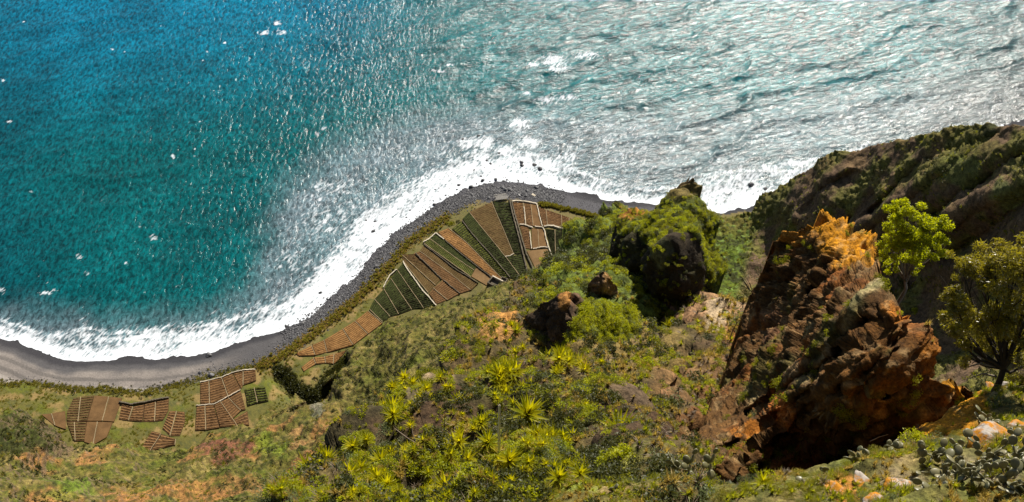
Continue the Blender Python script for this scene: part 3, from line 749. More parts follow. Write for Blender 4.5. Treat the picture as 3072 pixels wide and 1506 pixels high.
def rock_disp(a1, s1, a2, s2, seed, strat=None):
    def f(P, N, U, V):
        Q = P * [1, 1, 0.6]
        h = .6 * a1 * fbm(Q, s1, 5, seed, ridged=True) + a2 * fbm(P, s2, 4, seed + 7, gain=.6) + blocks(P, s1 * .45, a1 * .7, seed + 9) + blocks(P, s1 * .17, a1 * .25, seed + 12)
        if strat is not None:
            d, lam, amp = strat
            ph = (P @ np.array(d)) / lam + 1.3 * fbm(P, lam * 2.5, 3, seed + 20)
            h = h + amp * (np.abs(((ph) % 1) - 0.5) * 2 - 0.5) * (0.6 + 0.8 * fbm(P, lam * 2, 2, seed + 25))
        return h
    return f
def big_disp(P, N, U, V):
    w, _ = worley(P, 2.0, 9); w2, _ = worley(P, 0.9, 19)
    vg = inside(U, V, [(1850, 600), (2000, 600), (2100, 540), (2170, 700), (2180, 900), (2110, 840), (2080, 760), (2010, 700), (1990, 760), (1960, 720), (1900, 690), (1840, 720)])
    return 1.7 * fbm(P * [1, 1, .4], 7, 5, 190, ridged=True) + 0.5 * fbm(P, 1.6, 4, 195) + vg * (0.9 * (.6 - w) + .5 * (.6 - w2)) + (1 - vg) * blocks(P, 3.5, 1.2, 192)
def big_col(P, N, U, V, h):
    n = fbm(P, 4, 4, 200); n3 = fbm(P, 0.7, 3, 203)
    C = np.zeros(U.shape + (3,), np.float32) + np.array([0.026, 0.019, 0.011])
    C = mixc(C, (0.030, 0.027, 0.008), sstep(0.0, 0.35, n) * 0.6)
    vg = inside(U + 25 * n, V + 25 * n, [(1850, 600), (2000, 600), (2100, 540), (2170, 700), (2180, 900), (2110, 840), (2080, 760), (2010, 700), (1990, 760), (1960, 720), (1900, 690), (1840, 720)])
    C = mixc(C, (0.06, 0.072, 0.009), vg * 0.9)
    C = patches(C, U, V, P, [(1900, 640, 50, 16, (0.34, 0.15, 0.03), .9), (2045, 590, 40, 40, (0.12, 0.08, 0.03), .7), (2000, 750, 18, 60, (.14, .14, .06), .5)], 205, 18, 2)
    return C * (1 + 0.4 * n3)[..., None]
P1_POLY = [(1828, 660), (1880, 628), (1940, 630), (1985, 622), (2008, 595), (2022, 570), (2045, 555), (2065, 562), (2080, 575), (2092, 630), (2120, 672), (2130, 720), (2146, 765), (2152, 800), (2138, 850), (2125, 900), (2100, 950), (2050, 960), (1965, 965), (1930, 900), (1890, 855), (1845, 790), (1832, 720)]
L_P1 = layer('rock_outcrop', P1_POLY, [(1980, 965, 94), (2090, 955, 96), (2000, 850, 87), (2050, 750, 85.5), (1950, 800, 90), (1980, 720, 88), (2050, 640, 95), (2050, 556, 101), (2140, 810, 99), (1850, 700, 104), (1840, 655, 107), (1850, 800, 102), (1940, 640, 103), (1900, 700, 97), (2100, 690, 95), (2110, 900, 97), (2085, 590, 101), (2015, 590, 101), (2060, 850, 87), (1900, 860, 97), (1935, 760, 93)],
             2.5, big_disp, big_col, GM_NEAR, 7, None, 'tall rock pinnacle with dark shaded face and shrubs on top, rising against the surf', 'rock', depth=24)

P2_POLY = [(1562, 956), (1614, 918), (1676, 894), (1706, 876), (1735, 884), (1770, 905), (1830, 915), (1890, 940), (1930, 965), (1975, 1000), (1950, 1040), (1880, 1085), (1800, 1115), (1720, 1125), (1680, 1090), (1642, 1062), (1590, 1076), (1543, 1098), (1548, 1040), (1557, 1003)]
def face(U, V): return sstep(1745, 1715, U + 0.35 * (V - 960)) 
def dark_col(base, lichen=None, seed=220):  # lichen: list of colour patches, painted sunlight among them
    def f(P, N, U, V, h):
        n = fbm(P, 2.5, 4, seed); n3 = fbm(P, 0.5, 3, seed + 3)
        C = np.zeros(U.shape + (3,), np.float32) + np.array(base)
        C = mixc(C, (0.12, 0.07, 0.04), sstep(0.05, 0.4, n) * 0.6)
        if lichen: C = patches(C, U, V, P, lichen, seed + 4, 14, 1.5)
        return C * (1 + 0.4 * n3)[..., None]
    return f
def p2_col(P, N, U, V, h):
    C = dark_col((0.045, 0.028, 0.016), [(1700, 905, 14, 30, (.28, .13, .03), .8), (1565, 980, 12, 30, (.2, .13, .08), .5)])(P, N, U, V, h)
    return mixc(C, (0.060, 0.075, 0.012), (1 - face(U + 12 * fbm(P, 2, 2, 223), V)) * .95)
def p2_disp(P, N, U, V):
    w, _ = worley(P, 1.6, 229); w2, _ = worley(P, .7, 239); g = 1 - face(U, V)
    return .8 * fbm(P, 6, 4, 225, ridged=True) + .3 * fbm(P, 1.2, 4, 226) + (1 - g) * (blocks(P, 2.4, .9, 227) + blocks(P, .9, .3, 228)) + g * (.9 * (.6 - w) + .4 * (.6 - w2))
L_P2 = layer('rock_outcrop', P2_POLY, [(1550, 1092, 79), (1560, 1000, 78), (1650, 1060, 73.5), (1725, 1120, 69), (1704, 882, 70), (1620, 922, 73), (1565, 960, 77), (1725, 960, 68.5), (1660, 980, 71), (1735, 1040, 68.5), (1790, 940, 73), (1800, 1100, 71), (1880, 960, 80), (1960, 1000, 87), (1880, 1060, 77)],
             2.5, p2_disp, p2_col, GM_NEAR, 6, None, 'rock crag with a black cliff on its left and bright shrubs on its right flank', 'rock', depth=18)
P3_POLY = [(1764, 900), (1772, 850), (1790, 826), (1806, 813), (1823, 818), (1832, 842), (1846, 862), (1852, 894), (1804, 884)]
L_P3 = layer('rock_outcrop', P3_POLY, [(1770, 890, 80), (1775, 850, 79), (1806, 815, 78), (1830, 845, 79), (1850, 892, 80.5), (1805, 880, 78.6), (1806, 850, 78)],
             2.0, rock_disp(0.6, 3, 0.25, 0.8, 235), dark_col((0.11, 0.07, 0.04), [(1825, 850, 16, 40, (.30, .17, .06), .9)], 240), GM_ROCK, 3, None, 'small pointed brown rock knob standing among bright green shrubs', 'rock', depth=8)  # paler right flank of the knob is sunlight painted into its colour

# ---- the big rust-coloured crag on the right
CRAG_POLY = [(2480, 652), (2500, 664), (2530, 682), (2560, 700), (2600, 712), (2632, 735), (2642, 790), (2640, 850), (2665, 880), (2700, 900), (2740, 925), (2768, 965), (2788, 1010), (2800, 1050), (2798, 1090), (2778, 1128), (2822, 1140), (2866, 1146), (2884, 1165), (2925, 1205), (2960, 1260), (2900, 1400), (2600, 1500), (2000, 1520),
             (1900, 1490), (1925, 1400), (1935, 1350), (2000, 1310), (2090, 1290), (2140, 1240), (2160, 1180), (2190, 1110), (2225, 1050), (2258, 960), (2285, 890), (2330, 800), (2352, 735), (2390, 700), (2420, 692), (2470, 688), (2490, 676), (2468, 660)]
crag_ctrl = [(2480, 655, 59), (2400, 700, 61), (2355, 735, 64), (2550, 720, 55), (2630, 745, 56), (2640, 850, 43), (2550, 850, 46.5), (2450, 820, 54), (2340, 830, 63), (2280, 930, 65), (2400, 950, 52), (2500, 900, 45), (2600, 900, 40), (2700, 905, 37), (2770, 970, 37), (2800, 1070, 37.5), (2650, 1000, 36), (2500, 1020, 39.5), (2700, 1110, 36),
             (2400, 1100, 43.5), (2300, 1100, 51), (2200, 1120, 60), (2150, 1240, 52), (2250, 1250, 47), (2090, 1295, 47.5), (2060, 1400, 42.5), (1950, 1380, 42), (2000, 1330, 44), (2500, 1200, 37.5), (2400, 1300, 42.5), (2200, 1400, 42), (2500, 1400, 46), (2300, 1500, 44), (2700, 1300, 42), (2780, 1150, 38.5), (2870, 1155, 40), (2920, 1210, 40), (2900, 1300, 42), (2600, 1480, 47), (1960, 1500, 42), (2600, 1200, 36.5), (2350, 1200, 44), (2350, 1380, 43.5), (2230, 1330, 43.5)]
def crag_mod(U, V):
    g = 0
    for line, w, a in (([(2440, 1130), (2500, 1070), (2540, 1010), (2600, 960)], 12, 0.075), ([(2430, 880), (2480, 830), (2520, 780)], 10, 0.05), ([(2370, 850), (2420, 790)], 9, 0.012), ([(2240, 1240), (2380, 1150), (2440, 1110)], 11, 0.05),
                       ([(2660, 1180), (2740, 1130), (2790, 1100)], 13, 0.06), ([(2320, 1330), (2420, 1230), (2560, 1140), (2640, 1080)], 9, 0.035), ([(2520, 1340), (2620, 1270), (2700, 1230)], 12, .035), ([(2260, 1420), (2340, 1340), (2420, 1290)], 20, 0.030), ([(2450, 900), (2400, 960), (2360, 1010)], 10, .02), ([(2850, 1240), (2880, 1180)], 18, .04), ([(2100, 1400), (2160, 1350), (2240, 1330)], 16, .03)):
        g = g + a * np.exp(-(seg_dist(U, V, line) / w) ** 2)
    for line, w, a in (([(2200, 1300), (2320, 1210), (2420, 1080), (2520, 980), (2640, 880)], 13, 0.016), ([(2300, 1240), (2400, 1180), (2470, 1090), (2560, 1010)], 12, 0.018), ([(2160, 1440), (2260, 1330), (2360, 1270)], 9, 0.022), ([(2420, 1000), (2500, 930), (2600, 850)], 10, .010)):
        g = g - a * np.exp(-(seg_dist(U, V, line) / w) ** 2)
    return g
# bedding: photo direction lower-left to upper-right; normal of the beds surveyed from three points
def bed_normal():
    a = CAM + rays(2200, 1250) * 52; b = CAM + rays(2650, 860) * 53; t = (b - a) / np.linalg.norm(b - a)
    c = rays(2450, 1050); n = np.cross(t, c); return n / np.linalg.norm(n)
BN = bed_normal()
def crag_disp(P, N, U, V):
    Q = P - 0.72 * (P @ np.array(BN))[..., None] * 0 
    t = np.cross(BN, [0, 0, 1.0]); t /= np.linalg.norm(t)
    along = P @ t; across = P @ BN; oth = P @ np.cross(BN, t)
    S = np.stack([along * 0.28, across, oth * 0.5], -1)
    h = 0.75 * fbm(S, 1.3, 6, 250, gain=.6, ridged=True) + 0.34 * fbm(P, 0.9, 5, 257, gain=.65) + 0.7 * fbm(P, 9, 3, 262) + blocks(S, 1.1, 0.30, 240) + blocks(S, .4, .16, 243)
    ph = across / 1.15 + 0.9 * fbm(P, 3.0, 3, 266)
    sl = sstep(-25, 40, ((V - 1250) * 500 + (U - 2150) * 380) / 628)
    h = h * (1 - .4 * sl) - 0.55 * sstep(.30, .62, fbm(S, 1.1, 4, 296, ridged=True)) + .10 * sl * np.minimum(fbm(P, .5, 3, 299) + .1, 0)
    return h + (1 - .6 * sl) * 0.34 * (np.abs((ph % 1) - 0.5) * 2 - 0.5) * (.7 + .8 * fbm(P, 2.5, 2, 268))
def crag_col(P, N, U, V, h):
    n = fbm(P, 3, 4, 270); n2 = fbm(P, 1.0, 4, 274); n3 = fbm(P, 0.25, 3, 278)
    t = np.cross(BN, [0, 0, 1.0]); t /= np.linalg.norm(t)
    S = np.stack([(P @ t) * 0.2, P @ BN, (P @ np.cross(BN, t)) * 0.4], -1)
    st = fbm(S, 0.9, 4, 281)
    C = np.zeros(U.shape + (3,), np.float32) + np.array([0.072, 0.035, 0.010])
    C = mixc(C, (0.15, 0.075, 0.026), sstep(0.0, 0.4, st) * 0.7)
    C = mixc(C, (0.19, 0.058, 0.008), sstep(0.05, 0.4, n) * 0.6)
    C = patches(C, U, V, P, [(2560, 760, 100, 60, (0.36, 0.15, 0.003), 0.85), (2500, 690, 60, 34, (0.36, 0.15, 0.003), .9), (2400, 710, 50, 22, (0.38, 0.16, .02), .8), (2700, 930, 60, 30, RUST, 0.7), (2620, 1080, 170, 150, (0.075, 0.032, 0.006), 0.85), (2770, 1060, 30, 60, (0.24, 0.09, 0.010), 0.6), (2850, 1160, 40, 26, (0.34, 0.14, 0.004), 0.85), (2340, 1230, 50, 60, (0.36, 0.115, 0.022), 0.85),  # broad dark brown patch, lower right: shade put into the rock colour
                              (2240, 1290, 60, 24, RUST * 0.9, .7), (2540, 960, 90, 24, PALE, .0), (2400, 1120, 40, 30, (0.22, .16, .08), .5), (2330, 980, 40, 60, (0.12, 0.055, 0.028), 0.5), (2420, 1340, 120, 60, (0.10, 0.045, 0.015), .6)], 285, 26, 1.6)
    band = np.exp(-(seg_dist(U + 14 * n, V + 14 * n, [(2280, 1200), (2380, 1110), (2430, 1060), (2520, 965), (2600, 900), (2650, 870)]) / 26) ** 2)
    C = mixc(C, (0.40, 0.33, 0.16), band * sstep(-0.15, 0.25, st) * 0.85)
    C = mixc(C, (0.30, 0.20, 0.09), sstep(0.15, 0.4, fbm(P, .55, 4, 290)) * 0.4)
    C = mixc(C, (0.045, 0.05, 0.010), sstep(0.12, 0.35, fbm(P, 2.2, 4, 293)) * 0.6)
    return C * (1 + 0.45 * n3)[..., None]
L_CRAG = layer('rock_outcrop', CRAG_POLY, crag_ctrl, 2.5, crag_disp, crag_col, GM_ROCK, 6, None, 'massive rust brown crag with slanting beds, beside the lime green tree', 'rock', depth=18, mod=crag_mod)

# ---- the ledge below the viewpoint, lower right
LEDGE_POLY = [(1560, 1478), (1650, 1462), (1740, 1452), (1850, 1444), (1960, 1452), (2060, 1450), (2150, 1452), (2250, 1447), (2330, 1438), (2400, 1420), (2500, 1402), (2564, 1364), (2640, 1352), (2700, 1336), (2762, 1302), (2850, 1278), (2890, 1240), (2930, 1212), (2980, 1184), (3020, 1190), (3080, 1176), (3300, 1180), (3300, 1660), (1560, 1660)]
ledge_ctrl = [(1600, 1480, 31), (1850, 1450, 30.5), (2100, 1455, 30), (2300, 1442, 29.5), (2500, 1405, 29), (2700, 1340, 30), (2850, 1280, 32), (2980, 1190, 35.5), (3072, 1185, 35), (1600, 1640, 26), (2000, 1520, 27), (2300, 1510, 25.5), (2600, 1460, 25), (2900, 1400, 25.5), (3072, 1300, 28), (3072, 1500, 21.5), (2600, 1640, 19.5), (3200, 1640, 19), (3250, 1200, 34), (2000, 1640, 22.5), (2800, 1500, 22.5)]
def ledge_disp(P, N, U, V):
    return 0.55 * fbm(P, 4, 4, 300, ridged=True) + 0.16 * fbm(P, 1.0, 4, 305) + 0.03 * fbm(P, .2, 2, 309)
def ledge_col(P, N, U, V, h):
    n = fbm(P, 2.5, 4, 310); n2 = fbm(P, 0.8, 4, 313); n3 = fbm(P, 0.15, 3, 316)
    C = np.zeros(U.shape + (3,), np.float32) + np.array([0.10, 0.085, 0.022])
    C = mixc(C, (0.085, 0.10, 0.022), sstep(-0.05, 0.35, n) * 0.7)
    C = mixc(C, (0.19, 0.135, 0.055), sstep(0.1, 0.4, n2) * 0.6)
    C = patches(C, U, V, P, [(2850, 1300, 110, 40, (0.34, 0.14, 0.004), 0.9), (2930, 1240, 50, 34, (0.36, 0.15, 0.004), 0.85), (2960, 1330, 50, 40, (0.34, 0.14, 0.004), .85), (2530, 1480, 60, 26, (0.38, 0.16, 0.03), 0.8), (1700, 1490, 120, 20, (0.16, 0.19, 0.03), 0.7), (1850, 1490, 60, 30, (.26, .16, .08), .5), (3000, 1205, 50, 22, PALE, .7), (2720, 1460, 90, 40, (.22, .16, .10), .5), (2960, 1440, 140, 70, (.16, .12, .08), .6)], 320, 20, 1.2)
    return C * (1 + 0.4 * n3)[..., None]
L_LEDGE = layer('cliff_ledge', LEDGE_POLY, ledge_ctrl, 2.5, ledge_disp, ledge_col, GM_NEAR, 6, 'structure', depth=12)
# ================================================================ FIELDS ON THE SHORE TERRACE
def cropA(x, y): return 1080 + x / 3.007, 580 + y / 3.007
def cropC(x, y): return 850 + x / 1.925, 500 + y / 1.925
def cropD(x, y): return x / 1.925, 850 + y / 1.925

def ground_at(us, vs, dz=0.0):
    us = np.asarray(us, float); vs = np.asarray(vs, float); z = np.full(us.shape, 6.0)
    for _ in range(5):
        P = at_z(us, vs, z); z = land_z(P[..., 0], P[..., 1]) + dz
    return at_z(us, vs, z)

def resample(pts, n):
    pts = np.asarray(pts, float)
    d = np.concatenate([[0], np.cumsum(np.linalg.norm(np.diff(pts, axis=0), axis=1))])
    t = np.linspace(0, d[-1], n)
    return np.stack([np.interp(t, d, pts[:, k]) for k in range(pts.shape[1])], 1)

def mat_rows(name, c1, c2, bd=0.15):
    t = NT(name); p = t.pos()
    n = t.noise(1.8, p, 4, 0.7); n2 = t.noise(0.16, p, 3, 0.6)
    c = t.mix(t.mr(n, 0.3, 0.7), c1, c2)
    sc = t.n('VectorMath', operation='SCALE'); t.l(c, sc.inputs[0]); t.l(t.mr(n2, 0.3, 0.7, 0.75, 1.25), sc.inputs['Scale'])
    b = t.principled(Base_Color=sc.outputs[0], Roughness=0.95, Specular_IOR_Level=0.1, Normal=t.bump(n, 0.7, bd))
    return t.done(b.outputs[0])
SOIL = {'b': mat_rows('ploughed_brown', (0.054, 0.028, 0.012), (0.083, 0.044, 0.019)), 'o': mat_rows('ploughed_orange', (0.083, 0.039, 0.013), (0.120, 0.060, 0.022)),
        't': mat_rows('bare_tan', (0.120, 0.072, 0.030), (0.168, 0.104, 0.048)), 'u': mat_rows('bare_brown', (0.096, 0.054, 0.022), (0.128, 0.072, 0.030)), 'g': mat_rows('soil_between_crops', (0.015, 0.013, 0.007), (0.023, 0.019, 0.008))}
ROWM = {'b': mat_rows('ridge_brown', (0.138, 0.074, 0.030), (0.197, 0.109, 0.044)), 'o': mat_rows('ridge_orange', (0.235, 0.135, 0.042), (0.336, 0.174, 0.064)),
        'd': mat_rows('crop_dark_green', (0.026, 0.046, 0.010), (0.07, 0.085, 0.018), 0.3), 'm': mat_rows('crop_brown_green', (0.075, 0.07, 0.02), (0.14, 0.09, 0.035), 0.3), 'l': mat_rows('crop_light_green', (0.07, 0.10, 0.014), (0.15, 0.15, 0.03), 0.3)}
PATHM = mat_rows('trodden_pale_path', (0.19, 0.14, 0.075), (0.30, 0.235, 0.14))
WALLM = mat_rows('limewashed_stone', (0.28, 0.235, 0.17), (0.52, 0.46, 0.36))
DARKW = mat_rows('dark_stone', (0.06, 0.05, 0.035), (0.13, 0.11, 0.08))

def field(conv, L, Rr, kind, label, group, sp=1.55, path='l', dz=None, h=0.36):
    """L, Rr: the two long edges; rows run from one to the other. kind: 'b','o' ploughed rows; 'd','m','l' crops; 't','u' bare"""
    Lp = resample([conv(*p) for p in L], 40); Rp = resample([conv(*p) for p in Rr], 40)
    dz = rng.uniform(0.35, 0.75) if dz is None else dz
    LW = ground_at(Lp[:, 0], Lp[:, 1], dz); RW = ground_at(Rp[:, 0], Rp[:, 1], dz)
    mid = (LW + RW) / 2; org = mid.mean(0); LW = LW - org; RW = RW - org
    e = empty('crop_field', org); tag(e, label, 'field', group)
    nu = 8
    w = np.linspace(0, 1, nu)[None, :, None]
    G = LW[:, None] * (1 - w) + RW[:, None] * w
    V = G.reshape(-1, 3).copy()
    V[:, 2] += 0.05 * fbm(V + org, 2.0, 2, 7)
    idx = np.arange(40 * nu).reshape(40, nu)
    Fq = np.stack([idx[:-1, :-1], idx[1:, :-1], idx[1:, 1:], idx[:-1, 1:]], -1).reshape(-1, 4)
    ring = np.concatenate([idx[0], idx[1:, -1], idx[-1, -2::-1], idx[-2:0:-1, 0]])
    base = len(V); V = np.concatenate([V, V[ring] - [0, 0, 1.6]])
    k = np.arange(len(ring)); k2 = (k + 1) % len(ring)
    Fq = np.concatenate([Fq, np.stack([ring[k], base + k, base + k2, ring[k2]], -1)])
    sk = 'g' if kind in 'dl' else ('b' if kind == 'm' else kind)
    link('soil', np_mesh('soil', V, Fq, SOIL[sk], False), e)
    leng = 0.5 * (np.linalg.norm(np.diff(LW, axis=0), axis=1).sum() + np.linalg.norm(np.diff(RW, axis=0), axis=1).sum())
    if kind not in 'tu':
        n = max(3, int(leng / sp)); m = 10
        tv = (np.arange(n) + 0.5) / n * 39
        def samp(A, t):
            i = np.clip(t.astype(int), 0, 38); f = (t - i)[:, None]; return A[i] * (1 - f) + A[i + 1] * f
        a, b = samp(LW, tv), samp(RW, tv)
        dn = 39 / n * 0.30
        a0, b0 = samp(LW, np.maximum(tv - dn, 0)), samp(RW, np.maximum(tv - dn, 0)); a1, b1 = samp(LW, np.minimum(tv + dn, 39)), samp(RW, np.minimum(tv + dn, 39))
        ww = np.linspace(0.03, 0.97, m)[None, :, None]
        R0 = a0[:, None] * (1 - ww) + b0[:, None] * ww; R1 = a1[:, None] * (1 - ww) + b1[:, None] * ww; RT = a[:, None] * (1 - ww) + b[:, None] * ww
        hh = h * (1.25 if kind in 'dl' else 0.8) * rng.uniform(0.6, 1.15, (n, m))
        if kind in 'dlm': hh = hh * (1 + 0.4 * fbm(RT + org, 3.0, 2, 17))
        RT = RT + rng.normal(0, 0.05, RT.shape); RT[..., 2] += hh; R0[..., 2] -= 0.05; R1[..., 2] -= 0.05
        V = np.concatenate([R0.reshape(-1, 3), RT.reshape(-1, 3), R1.reshape(-1, 3)]); N0 = n * m
        i = (np.arange(n)[:, None] * m + np.arange(m - 1)[None]).ravel()
        Fq = np.concatenate([np.stack([i, i + 1, i + 1 + N0, i + N0], -1), np.stack([i + N0, i + 1 + N0, i + 1 + 2 * N0, i + 2 * N0], -1)])
        r = link('crop_rows', np_mesh('crop_rows', V, Fq, ROWM[kind], False), e); r['kind'] = 'stuff'
    if path:
        E = LW if path == 'l' else RW
        T = np.gradient(E, axis=0); T /= np.linalg.norm(T, axis=1, keepdims=True) + 1e-9
        S = np.stack([-T[:, 1], T[:, 0], np.zeros(40)], 1) * 0.19
        hh = rng.uniform(0.30, 0.38, (40, 1)) * [0, 0, 1]
        j = fbm(E + org, 2.5, 2, 8)[:, None] * S * 0.8
        V = np.concatenate([E - S + j - [0, 0, .2], E - S * .8 + hh + j, E + S * .8 + hh + j, E + S + j - [0, 0, .2]])
        i = np.arange(39); Fq = np.concatenate([np.stack([i + k * 40, i + 1 + k * 40, i + 41 + k * 40, i + 40 + k * 40], -1) for k in range(3)])
        link('border_path', np_mesh('border_path', V, Fq, PATHM, False), e)
    return e

GA = 'narrow field strips fanned out on the shore terrace'
f = lambda L, Rr, k, lab, **kw: field(cropA, L, Rr, k, lab, GA, **kw)
f([(335, 690), (575, 1035)], [(395, 618), (685, 1012)], 'd', 'dark green strip against the curved white wall, rightmost of the dark green block', h=.45, sp=1.6)
f([(278, 768), (467, 1047)], [(333, 692), (572, 1036)], 'd', 'dark green strip with a few white specks, second from the white wall', h=.45, sp=1.6)
f([(215, 862), (350, 1090)], [(276, 770), (465, 1049)], 'd', 'dark green strip in the middle of the dark green block', h=.45, sp=1.6)
f([(130, 955), (272, 1112)], [(213, 864), (348, 1092)], 'd', 'short dark green strip, fourth from the white wall', h=.45, sp=1.6)
f([(85, 1045), (205, 1158)], [(128, 957), (270, 1114)], 'd', 'leftmost and shortest dark green strip, beside the orange ploughed fields', h=.45, sp=1.6)
f([(397, 622), (615, 898)], [(372, 552), (678, 828)], 'm', 'narrow brownish green wedge just right of the curved white wall')
f([(374, 550), (680, 828)], [(480, 548), (725, 780)], 'm', 'olive brown strip that widens toward the beach, right of the narrow wedge')
f([(622, 902), (692, 1000)], [(658, 858), (785, 962)], 'b', 'small brown plot at the slope foot, touching the end of the white wall', path='r')
f([(662, 855), (790, 962)], [(745, 783), (898, 905)], 'b', 'brown plot at the slope foot with a dark shaded right edge')
f([(483, 545), (740, 776), (903, 903)], [(540, 522), (820, 727), (998, 873)], 'b', 'long brown strip running unbroken from beach edge to slope foot', path='r')
f([(543, 520), (822, 724), (1002, 872)], [(573, 472), (850, 692), (1062, 815)], 'm', 'dark brown and green strip beside the long brown one', path=None)
f([(575, 450), (980, 738), (1000, 755)], [(628, 412), (835, 565), (1028, 698)], 'l', 'light green strip below the angled white wall corner', sp=1.35)
f([(631, 409), (836, 563), (1030, 695)], [(684, 368), (758, 422), (1058, 657)], 'd', 'green strip whose lower half is darker, inside the white wall corner', sp=1.35)
f([(1003, 748), (1140, 828)], [(1050, 667), (1198, 775)], 't', 'bare tan plot at the lower end of the green strips', path=None)
f([(704, 350), (762, 412), (1225, 778)], [(798, 313), (958, 442), (1278, 768)], 'o', 'long orange brown ploughed strip ending at the little stone hut', path='r')
f([(832, 320), (962, 440), (1288, 768)], [(918, 252), (1000, 372), (1158, 540), (1348, 755)], 'l', 'broad light green strip with widely spaced rows, below the round bush', sp=1.9, path=None, h=.5)
f([(925, 230), (1003, 350), (1163, 530), (1362, 768)], [(985, 168), (1313, 572), (1448, 753)], 'd', 'dark green strip with a hedge-like left edge, left of the forked pale path', path='r', h=.4)
f([(988, 165), (1318, 570)], [(1188, 78), (1386, 546)], 'm', 'wedge shaped strip, brown toward the sea and green below, closed by a short pale wall', path='r')
f([(1195, 76), (1391, 545)], [(1345, 82), (1452, 546)], 'd', 'green strip along the left side of the dark stone channel', path=None, h=.36)
f([(1319, 576), (1452, 753)], [(1453, 549), (1512, 745)], 'd', 'dark green triangle below the short pale wall, at the foot of the channel', path=None)
f([(1380, 82), (1416, 275)], [(1470, 87), (1493, 285)], 'b', 'brown plot just right of the top of the dark channel', path='r')
f([(1478, 90), (1500, 288)], [(1538, 97), (1560, 293)], 'b', 'narrow brown plot under the white sea wall, second right of the channel')
f([(1541, 97), (1563, 293)], [(1594, 107), (1642, 300)], 'u', 'bare tan plot in the seaward row, against the curving white wall')
f([(1442, 290), (1492, 495)], [(1525, 312), (1544, 503)], 'b', 'brown rowed plot beside the channel in the middle row', path=None)
f([(1547, 312), (1556, 498)], [(1602, 322), (1612, 488)], 'u', 'left one of the two bare brown plots in the middle row', path=None)
f([(1605, 322), (1615, 488)], [(1657, 318), (1688, 484)], 'u', 'right one of the two bare brown plots in the middle row')
f([(1505, 518), (1600, 713)], [(1690, 500), (1740, 640)], 't', 'large bare tan plot nearest the cliff foot, below the cross wall', path=None)
f([(1606, 115), (1652, 292)], [(1674, 148), (1690, 286)], 'b', 'small brown plot just outside the curving white wall', path=None)
f([(1677, 147), (1692, 284)], [(1814, 192), (1820, 300)], 'b', 'brown rowed plot second outside the white wall', sp=1.4)
f([(1816, 193), (1822, 303)], [(1884, 217), (1881, 318)], 'b', 'brown rowed plot third outside the white wall', sp=1.4)
f([(1887, 222), (1884, 318)], [(1994, 257), (1999, 383)], 'm', 'greenish plot next to the last in the seaward row on the right', sp=1.5)
f([(1997, 258), (2002, 380)], [(2108, 264), (2103, 345)], 'm', 'last greenish plot of the seaward row, half behind the cliff', sp=1.5)
f([(1672, 320), (1752, 608)], [(1758, 328), (1764, 605)], 'd', 'leftmost deep green plot beneath the leafy white wall', path='r', sp=1.0, h=.3)
f([(1762, 330), (1768, 605)], [(1899, 360), (1903, 500)], 'd', 'widest deep green plot beneath the leafy white wall', path='r', sp=1.0, h=.3)
f([(1903, 362), (1907, 495)], [(1974, 384), (1978, 425)], 'd', 'small deep green plot in the corner of the white wall, beside the ridge', path=None, sp=1.0, h=.3)
GB = 'orange ploughed fields along the shore bank'
f = lambda L, Rr, k, lab, **kw: field(cropC, L, Rr, k, lab, GB, sp=1.35, **kw)
f([(75, 1078), (92, 1092)], [(163, 1032), (184, 1088)], 'o', 'lowest tapering plot of the orange ploughed row by the beach', path='r', h=.32)
f([(167, 1030), (187, 1088)], [(234, 1001), (254, 1072)], 'o', 'second plot from the lower end of the orange ploughed row', path='r')
f([(237, 1000), (257, 1071)], [(343, 936), (403, 1029)], 'o', 'widest plot in the orange ploughed row', path='r')
f([(346, 934), (406, 1028)], [(413, 891), (488, 966)], 'o', 'fourth plot of the orange ploughed row, up toward the dark green block', path='r')
f([(416, 889), (491, 964)], [(488, 832), (573, 904)], 'o', 'top plot of the orange ploughed row, touching the dark green block', path='r')
f([(105, 1158), (118, 1182)], [(173, 1103), (188, 1139)], 'o', 'left plot of the small curved row on the mound', path='r', dz=.5)
f([(177, 1101), (192, 1138)], [(238, 1097), (244, 1133)], 'o', 'second plot of the small curved row on the mound', path='r', dz=.5)
f([(241, 1096), (247, 1133)], [(293, 1082), (288, 1138)], 'o', 'third plot of the small curved row on the mound', path='r', dz=.5)
f([(297, 1081), (292, 1137)], [(368, 1058), (312, 1123)], 'o', 'right end plot of the small curved row on the mound', path=None, dz=.5)
GD = 'terraced plots behind the grey beach'
f = lambda L, Rr, k, lab, **kw: field(cropD, L, Rr, k, lab, GD, **{**dict(sp=1.75, h=.5), **kw})
f([(240, 757), (310, 815)], [(298, 752), (318, 820)], 'u', 'far left bare brown plot, left half beside the dark bush', path='r')
f([(301, 750), (321, 822)], [(375, 737), (380, 842)], 'u', 'far left bare brown plot, right half beside the dark bush', path=None)
f([(425, 662), (388, 740), (386, 798)], [(466, 656), (450, 798)], 'm', 'upper left rowed plot of the first terrace group', path='r')
f([(470, 655), (454, 798)], [(543, 647), (502, 793)], 'm', 'upper rowed plot next to the bare ones, first terrace group', path=None)
f([(386, 802), (425, 903)], [(430, 802), (434, 908)], 'm', 'lower left rowed plot of the first terrace group', path='r')
f([(433, 802), (437, 908)], [(500, 799), (489, 908)], 'm', 'lower rowed plot next to the bare ones, first terrace group', path=None)
f([(547, 647), (504, 793)], [(628, 654), (590, 793)], 'u', 'upper left bare brown plot split by a pale path', path='r')
f([(632, 655), (594, 793)], [(703, 662), (658, 798)], 'u', 'upper right bare brown plot split by a pale path', path=None)
f([(503, 799), (487, 915)], [(563, 799), (537, 930)], 'u', 'lower left bare brown plot ending in a point', path='r')
f([(567, 799), (541, 930)], [(650, 802), (615, 888)], 'u', 'lower right bare brown plot at the scrub edge', path=None)
f([(706, 692), (686, 784)], [(768, 711), (742, 791)], 'b', 'brown rowed plot at the left of the second terrace group', path='r')
